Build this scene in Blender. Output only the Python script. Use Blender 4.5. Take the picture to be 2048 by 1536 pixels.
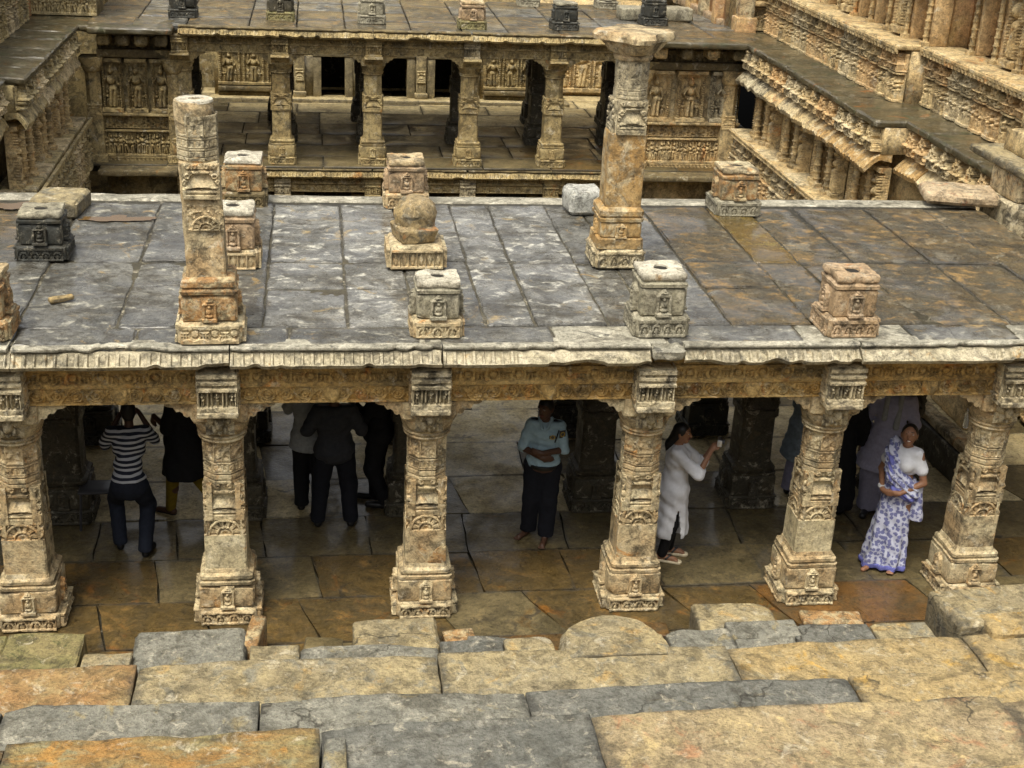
import bpy, math, random
import numpy as np
from mathutils import Vector, Matrix, Euler

# ------------------------------------------------------------------ clear
for o in list(bpy.data.objects):
    bpy.data.objects.remove(o)
scene = bpy.context.scene
COL = scene.collection
R = math.radians

# ------------------------------------------------------------------ camera
YAW, PITCH, ROLL = 0.1525842, 0.40763414, 0.05054728
CAM = Vector((-1.00716, -11.49282, 7.54343))
fw = Vector((math.sin(YAW) * math.cos(PITCH), math.cos(YAW) * math.cos(PITCH), -math.sin(PITCH)))
rt = Vector((math.cos(YAW), -math.sin(YAW), 0))
up = rt.cross(fw)
rt2 = rt * math.cos(ROLL) + up * math.sin(ROLL)
up2 = up * math.cos(ROLL) - rt * math.sin(ROLL)
cd = bpy.data.cameras.new('camera')
cam = bpy.data.objects.new('camera', cd)
COL.objects.link(cam)
cam.matrix_world = Matrix(((rt2.x, up2.x, -fw.x, CAM.x), (rt2.y, up2.y, -fw.y, CAM.y),
                           (rt2.z, up2.z, -fw.z, CAM.z), (0, 0, 0, 1)))
cd.sensor_width = 36
cd.lens = 2721.26 / 2048 * 36
cd.clip_end = 500
scene.camera = cam

# ------------------------------------------------------------------ sky, sun, exposure (wet overcast day)
world = bpy.data.worlds.new('World')
scene.world = world
world.use_nodes = True
wn = world.node_tree
sky = wn.nodes.new('ShaderNodeTexSky')
sky.sky_type = 'NISHITA'
sky.sun_disc = False
SUN_EL, SUN_AZ = R(64), R(214)          # compass style: from behind and left of the camera
sky.sun_elevation = SUN_EL
sky.sun_rotation = SUN_AZ
sky.air_density = 1.0
sky.dust_density = 6.0
sky.ozone_density = 0.6
bg = wn.nodes['Background']
bg.inputs['Strength'].default_value = 0.10
hs = wn.nodes.new('ShaderNodeHueSaturation')      # cloud cover: the blue goes out of the sky
hs.inputs['Saturation'].default_value = .12
wn.links.new(sky.outputs[0], hs.inputs['Color'])
wn.links.new(hs.outputs[0], bg.inputs['Color'])
sd = bpy.data.lights.new('sun', 'SUN')
sd.energy = 1.5
sd.angle = R(22)
sd.color = (1.0, 0.91, 0.72)
sun = bpy.data.objects.new('sun', sd)
COL.objects.link(sun)
sdir = Vector((math.sin(SUN_AZ) * math.cos(SUN_EL), math.cos(SUN_AZ) * math.cos(SUN_EL), math.sin(SUN_EL)))
sun.rotation_euler = sdir.to_track_quat('Z', 'Y').to_euler()
sun.location = (0, 0, 30)
vs = scene.view_settings
vs.view_transform = 'Standard'
vs.look = 'None'
vs.exposure = 0.98
vs.gamma = 1.0
vs.use_curve_mapping = False
scene.render.engine = 'CYCLES'
scene.cycles.use_denoising = True
scene.cycles.max_bounces = 6
scene.cycles.diffuse_bounces = 4
scene.cycles.glossy_bounces = 3

# ------------------------------------------------------------------ noise
def _h(ix, iy, iz, s):
    n = (ix.astype(np.int64) * 374761393 + iy.astype(np.int64) * 668265263 + iz.astype(np.int64) * 1274126177 + s * 974711) & 0xffffffff
    n = ((n ^ (n >> 13)) * 1274126177) & 0xffffffff
    n = ((n ^ (n >> 16)) * 2246822519) & 0xffffffff
    return ((n >> 8) & 0xffff) / 32767.5 - 1.0
def vnoise(P, s=0):
    P = np.asarray(P, float)
    i = np.floor(P).astype(np.int64)
    f = P - i
    f = f * f * (3 - 2 * f)
    out = 0
    for a in (0, 1):
        for b in (0, 1):
            for c in (0, 1):
                w = (f[..., 0] if a else 1 - f[..., 0]) * (f[..., 1] if b else 1 - f[..., 1]) * (f[..., 2] if c else 1 - f[..., 2])
                out = out + w * _h(i[..., 0] + a, i[..., 1] + b, i[..., 2] + c, s)
    return out
def fbm(P, s=0, o=3):
    P = np.asarray(P, float)
    r = 0
    a = 1.0
    for k in range(o):
        r = r + a * vnoise(P * 2 ** k, s + k * 17)
        a *= .5
    return r / 1.75
def n2(U, V, f, s=0, o=2):
    return fbm(np.stack([U * f, V * f, np.zeros_like(U) + s * .37], -1), s, o)

A3_ = np.array
# ------------------------------------------------------------------ geometry: (verts, [faces]) pairs
def weld(V, F):
    k = np.round(V * 20000).astype(np.int64)
    _, idx, inv = np.unique(k, axis=0, return_index=True, return_inverse=True)
    return V[idx], [inv.reshape(-1)[f] for f in F]
def gridf(nx, ny, off=0):
    i, j = np.meshgrid(np.arange(nx - 1), np.arange(ny - 1), indexing='ij')
    a = (i * ny + j).ravel() + off
    return np.stack([a, a + ny, a + ny + 1, a + 1], 1)
class Geo:
    def __init__(s):
        s.V, s.F, s.n = [], [], 0
    def add(s, VF, M=None, loc=None):
        V, F = VF
        V = np.asarray(V, float)
        if M is not None:
            V = V @ np.array(M)[:3, :3].T + np.array(M)[:3, 3] if np.array(M).shape[0] == 4 else V @ np.array(M).T
        if loc is not None:
            V = V + np.array(loc)
        s.V.append(V)
        s.F += [np.asarray(f) + s.n for f in F]
        s.n += len(V)
        return s
    def vf(s):
        return np.concatenate(s.V), s.F
def rotz(a):
    c, s_ = math.cos(a), math.sin(a)
    return np.array([[c, -s_, 0], [s_, c, 0], [0, 0, 1]])
def mesh(name, VF, m, ang=38):
    V, F = VF
    me = bpy.data.meshes.new(name)
    loops = np.concatenate([f.ravel() for f in F]).astype(np.int32)
    tot = np.concatenate([np.full(len(f), f.shape[1]) for f in F]).astype(np.int32)
    start = np.concatenate([[0], np.cumsum(tot)[:-1]]).astype(np.int32)
    me.vertices.add(len(V))
    me.vertices.foreach_set('co', np.asarray(V, np.float32).ravel())
    me.loops.add(len(loops))
    me.loops.foreach_set('vertex_index', loops)
    me.polygons.add(len(tot))
    me.polygons.foreach_set('loop_start', start)
    me.polygons.foreach_set('loop_total', tot)
    me.update(calc_edges=True)
    me.validate()
    if ang is not None:
        me.polygons.foreach_set('use_smooth', np.ones(len(me.polygons), bool))
        me.set_sharp_from_angle(angle=R(ang))
    if m is not None:
        me.materials.append(m)
    return me
def link(name, me, parent=None, loc=(0, 0, 0), rz=0.0, scale=None):
    o = bpy.data.objects.new(name, me)
    COL.objects.link(o)
    o.location = loc
    o.rotation_euler = (0, 0, rz)
    if scale:
        o.scale = scale
    if parent:
        o.parent = parent
    return o
def part(name, VF, m, parent, loc=(0, 0, 0), rz=0.0, ang=38):
    return link(name, mesh(name, VF, m, ang), parent, loc, rz)
def tag(o, label, cat, group=None, kind=None):
    o['label'] = label
    o['category'] = cat
    if group:
        o['group'] = group
    if kind:
        o['kind'] = kind
    return o
def thing(name, label, cat, loc=(0, 0, 0), rz=0.0, group=None):
    o = bpy.data.objects.new(name, None)
    COL.objects.link(o)
    o.location = loc
    o.rotation_euler = (0, 0, rz)
    o['kind'] = 'thing'
    return tag(o, label, cat, group)
def structure(name, loc=(0, 0, 0)):
    o = bpy.data.objects.new(name, None)
    COL.objects.link(o)
    o.location = loc
    o['kind'] = 'structure'
    return o
def copy_tree(o, parent=None):
    c = o.copy()
    COL.objects.link(c)
    c.parent = parent
    for ch in list(o.children):
        copy_tree(ch, c)
    return c

def lin(h, seg, r):
    n = max(1, int(round((2 * h - 2 * r) / seg)))
    mid = np.linspace(-(h - r), h - r, n + 1)
    return np.concatenate([[-h, -h + r * .35], mid, [h - r * .35, h]]) if r > 0 else mid
def rough_box(sx, sy, sz, seg=.12, r=.018, amp=.006, seed=0, wear=.5, f=3.0, chips=None):
    """worn stone block, base centre at the origin"""
    h = np.array([sx, sy, sz]) / 2
    r = min(r, h.min() * .6)
    A = [lin(h[k], seg, r) for k in range(3)]
    Vs, Fs, n = [], [], 0
    for ax in range(3):
        a, b = (ax + 1) % 3, (ax + 2) % 3
        ga, gb = np.meshgrid(A[a], A[b], indexing='ij')
        for s in (-1, 1):
            v = np.zeros(ga.shape + (3,))
            v[..., a], v[..., b], v[..., ax] = ga, gb, s * h[ax]
            q = gridf(len(A[a]), len(A[b]), n)
            if s < 0:
                q = q[:, ::-1]
            Vs.append(v.reshape(-1, 3))
            Fs.append(q)
            n += ga.size
    V = np.concatenate(Vs)
    V, F = weld(V, [np.concatenate(Fs)])
    q = np.clip(V, -(h - r), h - r)
    d = V - q
    L = np.linalg.norm(d, axis=1, keepdims=True)
    nrm = np.where(L > 1e-9, d / np.maximum(L, 1e-9), 0)
    V = np.where(L > 1e-9, q + nrm * r, V)
    edge = ((np.abs(d) > 1e-6).sum(1) > 1)[:, None]
    N = fbm(V * f + seed * 7.3, seed, 3)[:, None]
    N2 = fbm(V * f * 3.1 + seed * 3.1 + 50, seed + 5, 2)[:, None]
    V = V + nrm * (amp * N + amp * .5 * N2)
    V = V - nrm * edge * np.clip(N2 + .25, 0, 1) * wear * r
    rg = random.Random(seed * 13 + 7)
    for q in range(chips if chips is not None else rg.choice((1, 2, 2, 3))):       # knocked-off corners and arrises
        sg = A3_([rg.choice((-1, 1)), rg.choice((-1, 1)), rg.choice((1, 1, -1))])
        nn = sg * A3_([rg.uniform(.05, 1), rg.uniform(.05, 1), rg.uniform(.3, 1)]) / h
        nn /= np.linalg.norm(nn)
        dd = (sg * h) @ nn - rg.uniform(.25, 1.0) * min(.055, h.min() * .45)
        over = V @ nn - dd
        over = over + .010 * fbm(V * 22 + seed, seed + q, 2)
        V = np.where((over > 0)[:, None], V - nn * over[:, None], V)
    V[:, 2] += h[2]
    return V, F
def box(x0, x1, y0, y1, z0, z1):
    V = np.array([[x, y, z] for x in (x0, x1) for y in (y0, y1) for z in (z0, z1)], float)
    F = np.array([[0, 1, 3, 2], [4, 6, 7, 5], [0, 4, 5, 1], [2, 3, 7, 6], [0, 2, 6, 4], [1, 5, 7, 3]])
    return V, [F]
def section(shape, K):
    t = (np.arange(K) + .5) / K * 2 * np.pi
    c, s_ = np.cos(t), np.sin(t)
    if shape == 'round':
        m = 1.0
    elif shape == 'oct':
        a = (t + np.pi / 8) % (np.pi / 4) - np.pi / 8
        m = 1 / np.cos(a)
    elif shape == 'star':
        m = 1.0 + .16 * np.sign(np.cos(t * 4)) * np.abs(np.cos(t * 4)) ** .6
    else:
        m = 1 / np.maximum(np.abs(c), np.abs(s_))
        m = np.minimum(m, 1.36)
    return np.stack([c * m, s_ * m], 1)
def loft(levels, K=48, amp=.004, seed=0, cap=True):
    """levels: (z, half_width, shape) or (z, half_width, shape, dx, dy)"""
    rings = []
    for L in levels:
        s = section(L[2], K) * L[1]
        dx, dy = (L[3], L[4]) if len(L) > 3 else (0, 0)
        rings.append(np.column_stack([s[:, 0] + dx, s[:, 1] + dy, np.full(K, L[0])]))
    V = np.concatenate(rings)
    c = np.array([0, 0, 1e9])
    d = V.copy()
    d[:, 2] = 0
    d /= np.maximum(np.linalg.norm(d, axis=1, keepdims=True), 1e-6)
    V = V + d * (amp * fbm(V * 9 + seed * 5.1, seed, 3))[:, None]
    n = len(levels)
    i, j = np.meshgrid(np.arange(n - 1), np.arange(K), indexing='ij')
    a = (i * K + j).ravel()
    b = (i * K + (j + 1) % K).ravel()
    F = [np.stack([a, b, b + K, a + K], 1)]
    if cap:
        V = np.concatenate([V, [[levels[0][3] if len(levels[0]) > 3 else 0, 0, levels[0][0]], [levels[-1][3] if len(levels[-1]) > 3 else 0, 0, levels[-1][0]]]])
        m = n * K
        k = np.arange(K)
        F.append(np.stack([np.full(K, m), (k + 1) % K, k], 1))
        F.append(np.stack([np.full(K, m + 1), (n - 1) * K + k, (n - 1) * K + (k + 1) % K], 1))
    return V, F
def dense(levels, dz=.05):
    out = [levels[0]]
    for L in levels[1:]:
        p = out[-1]
        if L[2] == p[2]:
            n = int(abs(L[0] - p[0]) / dz)
            for k in range(1, n):
                t = k / n
                out.append((p[0] + (L[0] - p[0]) * t, p[1] + (L[1] - p[1]) * t, L[2]) + ((p[3] + (L[3] - p[3]) * t, p[4] + (L[4] - p[4]) * t) if len(L) > 3 else ()))
        out.append(L)
    return out
def sweep(xs, prof, closed=True):
    """prof(x) -> (K,2) loop of (y,z); extruded along x"""
    xs = np.asarray(xs, float)
    P = [np.asarray(prof(x), float) for x in xs]
    K = len(P[0])
    V = np.concatenate([np.column_stack([np.full(K, x), p]) for x, p in zip(xs, P)])
    i, j = np.meshgrid(np.arange(len(xs) - 1), np.arange(K), indexing='ij')
    a = (i * K + j).ravel()
    b = (i * K + (j + 1) % K).ravel()
    F = [np.stack([a, a + K, b + K, b], 1)]
    F.append(np.arange(K)[None, :])
    F.append((np.arange(K)[::-1] + (len(xs) - 1) * K)[None, :])
    return V, F
def prism(pts, y0, y1):
    """outline in x,z, extruded from y0 to y1"""
    p = np.array(pts, float)
    n = len(p)
    V = np.concatenate([np.column_stack([p[:, 0], np.full(n, y), p[:, 1]]) for y in (y0, y1)])
    k = np.arange(n)
    F = [np.stack([k, (k + 1) % n, (k + 1) % n + n, k + n], 1), k[::-1][None, :], (k + n)[None, :]]
    return V, F
def relief(w, h, fn, depth, res=.013, base=0.0, closed=True):
    """carved panel facing -Y, lower left corner at the origin, back face on y=0"""
    nx, ny = max(3, int(w / res) + 1), max(3, int(h / res) + 1)
    u, v = np.linspace(0, w, nx), np.linspace(0, h, ny)
    U, V_ = np.meshgrid(u, v, indexing='ij')
    D = base + depth * np.asarray(fn(U, V_))
    V = np.stack([U, -D, V_], -1).reshape(-1, 3)
    F = [gridf(nx, ny)]
    if closed:
        rim = np.concatenate([np.arange(nx) * ny, (nx - 1) * ny + np.arange(1, ny), (np.arange(nx)[::-1][1:]) * ny + ny - 1, np.arange(ny)[::-1][1:-1]])
        B = V[rim].copy()
        B[:, 1] = 0
        n = len(V)
        k = np.arange(len(rim))
        V = np.concatenate([V, B])
        F.append(np.stack([rim[k], n + k, n + (k + 1) % len(rim), rim[(k + 1) % len(rim)]], 1))
    return V, F

# ------------------------------------------------------------------ carving: height functions (0..1)
def ell(U, V, cx, cy, rx, ry, a=0):
    x, y = U - cx, V - cy
    if a:
        x, y = x * math.cos(a) + y * math.sin(a), -x * math.sin(a) + y * math.cos(a)
    return np.sqrt(np.maximum(1 - (x / rx) ** 2 - (y / ry) ** 2, 0))
def limb(U, V, x0, y0, x1, y1, r):
    dx, dy = x1 - x0, y1 - y0
    t = np.clip(((U - x0) * dx + (V - y0) * dy) / (dx * dx + dy * dy + 1e-9), 0, 1)
    d2 = (U - x0 - t * dx) ** 2 + (V - y0 - t * dy) ** 2
    return np.sqrt(np.maximum(1 - d2 / r ** 2, 0))
def mx(*a):
    r = a[0]
    for b in a[1:]:
        r = np.maximum(r, b)
    return r
def figure(U, V, cx, b, H, rng, k=1.0):
    s = rng.uniform(-.05, .05) * H
    x1 = cx + s
    sh, hp = b + .74 * H, b + .46 * H
    r = mx(ell(U, V, x1 * .6 + cx * .4 + s * .4, b + .89 * H, .075 * H, .09 * H), .8 * ell(U, V, x1, b + .99 * H, .05 * H, .07 * H),
           .95 * ell(U, V, x1, b + .66 * H, .12 * H, .13 * H), .9 * ell(U, V, cx - s * .7, hp, .115 * H, .09 * H),
           .85 * limb(U, V, cx - .05 * H - s, hp, cx - .06 * H, b + .02 * H, .055 * H), .85 * limb(U, V, cx + .05 * H - s, hp, cx + .06 * H + s, b + .02 * H, .055 * H))
    for sg in (-1, 1):
        ex, ey = x1 + sg * rng.uniform(.17, .22) * H, b + rng.uniform(.52, .62) * H
        hx, hy = x1 + sg * rng.uniform(.05, .24) * H, b + rng.uniform(.42, .95) * H
        r = mx(r, .7 * limb(U, V, x1 + sg * .11 * H, sh, ex, ey, .036 * H), .65 * limb(U, V, ex, ey, hx, hy, .03 * H))
    return r * k
def crowd(w, h, seed, sp=.085):
    rng = random.Random(seed)
    def fn(U, V):
        r = .02 + .1 * n2(U, V, 30, seed)
        x = sp * .5
        while x < w:
            r = mx(r, figure(U, V, x, h * .1, h * rng.uniform(.62, .78), rng, rng.uniform(.75, 1)))
            if rng.random() < .8:
                r = mx(r, .75 * limb(U, V, x + sp * .5, h * .1, x + sp * .5 + rng.uniform(-.02, .02), h * .85, .012))
            x += sp * rng.uniform(.8, 1.25)
        r = mx(r, np.where((V < h * .09) | (V > h * .94), .8, 0))
        return r + .07 * n2(U, V, 60, seed + 9)
    return fn
def scroll(w, h, seed, per=.17):
    def fn(U, V):
        p = per
        c = (np.floor(U / p) + .5) * p
        sg = np.where(np.floor(U / p) % 2 == 0, 1, -1)
        x, y = (U - c), (V - h * .5) * sg
        r = np.hypot(x, y)
        th = np.arctan2(y, x)
        R0 = min(p, h) * .40
        spi = np.exp(-((r - R0 * (.95 + .25 * np.sin(th * .5))) / .011) ** 2)
        spi2 = np.exp(-((r - R0 * .5) / .010) ** 2) * (th > -2.2)
        dot = np.exp(-(r / (.018)) ** 2)
        leaf = np.clip(np.sin(th * 5 + r * 70), 0, 1) * (r > R0 * .62) * .5 * (r < R0 * 1.25)
        vine = np.exp(-((V - h * .5 - h * .33 * np.sin(U / p * np.pi)) / .012) ** 2)
        b = np.where((V < .016) | (V > h - .016), 1, 0)
        return mx(spi, spi2 * .9, dot, leaf, vine * .8, b) * (.86 + .14 * n2(U, V, 18, seed)) + .10 * n2(U, V, 45, seed + 2)
    return fn
def dashes(w, h, seed, per=.24):
    def fn(U, V):
        x = (U / per) % 1
        y = V / h
        dash = ((x < .42) & (np.abs(y - .72) < .07)) | ((x < .42) & (((x * 7) % 1) < .55) & (np.abs(y - .5) < .06)) | ((x < .42) & (((x * 7) % 1) < .55) & (np.abs(y - .34) < .06))
        cc = np.hypot((x - .71) * per, (y - .55) * h)
        ring = np.abs(cc - h * .24) < .009
        pend = (y < .16 + .10 * np.abs(np.sin(U / .058 * np.pi * .5)))
        return np.where(dash | ring, .15, .8) - .25 * 0 + np.where(pend, .45, 0) + .08 * n2(U, V, 40, seed)
    return fn
def lotus(w, h, seed, per=.115):
    n = max(2, round(w / per))
    p = w / n
    def fn(U, V):
        x = (U / p) % 1 - .5
        y = V / h
        pet = np.abs(np.hypot(x * 1.05, (y - .25) * .75) - .36) < .085
        core = np.hypot(x, (y - .3) * .8) < .17
        st = (np.abs(x) < .05) & (y > .3) & (y < .8)
        inter = (np.abs(np.abs(x) - .5) < .08) & (y < .75)
        b = (y < .12) | (y > .86)
        return mx(np.where(pet, .8, 0), np.where(core, .75, 0), np.where(st, .9, 0), np.where(inter, .7, 0), np.where(b, 1., 0)) * (.85 + .15 * n2(U, V, 25, seed)) + .1 * n2(U, V, 50, seed + 3)
    return fn
def diamonds(w, h, seed):
    n = max(3, round(w / .085))
    p = w / n
    def fn(U, V):
        x = (U / p) % 1 - .5
        y = V / h - .5
        d = (np.abs(x) * 1.9 + np.abs(y) * 1.5) < .62
        bar = np.abs(x) > .42
        b = np.abs(y) > .40
        return np.where(d, .55 - np.abs(x), np.where(bar | b, 1., .0)) + .08 * n2(U, V, 40, seed)
    return fn
def halflotus(w, h, seed):
    def fn(U, V):
        x, y = (U - w / 2), V - h * .06
        r = np.hypot(x, y) / (w * .42)
        th = np.arctan2(y, x)
        ring = (np.abs(r - .92) < .07) | (np.abs(r - .45) < .05)
        ray = (np.abs(np.sin(th * 6)) > .45) & (r < .85) & (r > .5)
        dots = np.exp(-((r - .22) / .12) ** 2)
        up_ = V > h * .04
        lf = (r > 1.05) * np.clip(n2(U, V, 34, seed) * 2, 0, .9)
        return np.where(up_, mx(np.where(ring, 1, 0), np.where(ray, .7, 0), .7 * dots, lf), .9) + .08 * n2(U, V, 40, seed + 1)
    return fn
def vase(w, h, seed):
    def fn(U, V):
        x = np.abs(U / w - .5) * 2
        y = V / h
        out = .90 + .06 * n2(U, V, 20, seed)
        neck = x < .40 + .5 * np.clip((.78 - y) / .40, 0, 1) ** 1.2
        body = (y > .34) & (y < .74) & neck
        bulge = np.where(body, .04 + .98 * np.clip((.74 - y) / .40, 0, 1) ** 1.3 * np.clip(1.25 - x * .8, 0, 1), 0)
        dark = (y > .23 + .05 * (x < .1)) & (y < .35 - .10 * x) & (x < .80)
        slit = (y > .80) & (y < .845) & (x < .66)
        rim = (y > .74) & (y < .80) & (x < .74)
        bowl = (y < .26) & (y > .12)
        d = out
        d = np.where(body, bulge, d)
        d = np.where(dark, .0, d)
        d = np.where(rim, .95, d)
        d = np.where(slit, 0.0, d)
        d = np.where(bowl & (x < .8), .9 - .25 * np.abs(y - .19) / .07, d)
        cu = 0
        for (cx, cy, rr) in ((.74, .66, .15), (.86, .48, .13), (.80, .34, .11), (.70, .93, .13), (.30, .93, .12)):
            q = np.hypot((x - cx), (y - cy) * h / w * 2)
            cu = mx(cu, np.where(np.abs(q - rr * .8) < .045, .34, 0), np.where(q < rr * .35, .3, 0))
        side = ((x > .42 + .5 * np.clip((.78 - y) / .40, 0, 1) ** 1.2) | (y > .85)) & (y > .28)
        return d + np.where(side, cu - .30 + .12 * n2(U, V, 40, seed + 4), 0)
    return fn
def octbands(seed, w=.2, h=.46):
    def fn(U, V):
        y = V / h
        g = np.zeros_like(U) + .7
        for a in (.08, .22, .28, .46, .52):
            g = np.where(np.abs(y - a) < .013, .1, g)
        g = np.where((y > .31) & (y < .44) & (((U / .045) % 1) < .4) & (n2(U, V, 30, seed) > -.2), .3, g)
        tri = (y > .58) & (np.abs((U / w) - .5) < .42)
        g = np.where(tri, .45 + .5 * np.clip(n2(U, V, 26, seed + 1) * 2.2, -.6, .8), g)
        return g + .07 * n2(U, V, 50, seed + 2)
    return fn
def niche(w, h, seed):
    rng = random.Random(seed)
    def fn(U, V):
        x = (U / w - .5) * 2
        y = V / h
        arch = np.abs(x) + np.clip((y - .72) / .28, 0, 1) * 1.0 < 1.0
        inner = (np.abs(x) < .58) & (y > .14) & (y < .74)
        d = np.where(arch, .75, .0)
        d = np.where(inner, .34, d)
        d = np.where((y < .12), 1.0, d)
        fg = mx(ell(U, V, w / 2, h * .64, w * .13, h * .095), ell(U, V, w / 2, h * .44, w * .19, h * .16), ell(U, V, w / 2, h * .23, w * .30, h * .09), .7 * limb(U, V, w * .36, h * .5, w * .3, h * .3, w * .05), .7 * limb(U, V, w * .64, h * .5, w * .7, h * .3, w * .05))
        d = np.where(inner, mx(d, .2 + .75 * fg), d)
        st = (np.abs((y * 9) % 1 - .5) < .18) & (y > .76)
        return np.where(arch & st, d - .3, d) + .06 * n2(U, V, 50, seed)
    return fn
def shrine(w, h, seed):
    rng = random.Random(seed)
    fg = [(w * a, rng) for a in (.14, .5, .86)]
    def fn(U, V):
        y = V / h
        d = .12 + 0 * U
        low = (y > .16) & (y < .56)
        d = np.where(y < .13, .95, d)
        d = np.where((y > .56) & (y < .64), 1.0, d)
        d = np.where((y > .64) & (y < .72), .45, d)
        d = np.where((y > .72) & (y < .80), .9 - .3 * np.abs(U / w - .5), d)
        d = np.where((y > .80) & (y < .88), .35, d)
        d = np.where((y > .88), .75, d)
        f = 0 * U
        for k, (cx, rg) in enumerate(fg):
            f = mx(f, figure(U, V, cx, h * .14, h * (.40 if k != 1 else .37), rg))
        for k in (.05, .27, .36, .64, .73, .95):
            f = mx(f, .95 * limb(U, V, w * k, h * .14, w * k, h * .56, w * .030))
        d = np.where(low, mx(d, f), d)
        return d + .10 * n2(U, V, 36, seed + 8)
    return fn
def chaitya(w, h, seed, per=.42):
    n = max(1, round(w / per))
    p = w / n
    def fn(U, V):
        x = np.abs((U / p) % 1 - .5) * 2
        y = V / h
        env = x < (1.0 - .62 * np.clip(y - .05, 0, 1)) * np.where(np.floor(y * 6) % 2 == 0, 1, .93)
        cx, cy = ((U / .088) % 1 - .5), (((V + .04 * (np.floor(U / .088) % 2)) / .10) % 1 - .5)
        hole = np.hypot(cx, cy * 1.1) < .33 + .06 * n2(U, V, 12, seed)
        d = np.where(env, .8 - .15 * y, .10)
        d = np.where(env & hole, .0, d)
        d = np.where(y < .07, .75, d)
        d = np.where((np.abs(y - .42) < .025) & env, 1.0, d)
        return d + .12 * n2(U, V, 30, seed + 1)
    return fn
def modular(fn, per, lo=.25):
    """carving grouped in convex bosses with deep gaps between them"""
    def f(U, V):
        x = np.abs((U / per) % 1 - .5) * 2
        env = np.clip((1 - x) * 4.5, 0, 1) ** .5 * (1 - .28 * x ** 2)
        return fn(U, V) * (lo + (1 - lo) * env) * (.25 + .75 * np.clip((1 - x) * 9, 0, 1))
    return f
def godpanel(w, h, seed, nf=1):
    rng = random.Random(seed)
    def fn(U, V):
        d = np.zeros_like(U)
        for k in range(nf):
            cx = w * (k + .5) / nf
            pw = w / nf
            d = mx(d, figure(U, V, cx, h * .10, h * .74, rng))
            for sg in (-1, 1):
                px = cx + sg * pw * .40
                col = limb(U, V, px, h * .05, px, h * .86, pw * .06) * (.75 + .25 * np.sign(np.sin(V / .05 * 2 * np.pi)))
                d = mx(d, .9 * col)
                d = mx(d, .5 * figure(U, V, cx + sg * pw * .24, h * .08, h * .30, rng))
        d = mx(d, np.where(V < h * .07, 1.0, 0), np.where(V > h * .93, .9, 0), np.where((V > h * .86) & (V < h * .93), .35, 0))
        return d + .07 * n2(U, V, 30, seed)
    return fn
def tooth(w, h, seed, per=.085):
    def fn(U, V):
        x = (U / per) % 1
        y = V / h
        return np.where(y > .62, .9, np.where(y < .28, .15 + .6 * (np.abs(x - .5) < .3), .55 + .35 * np.sin(x * 2 * np.pi) * (y < .6))) + .1 * n2(U, V, 40, seed)
    return fn

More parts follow.
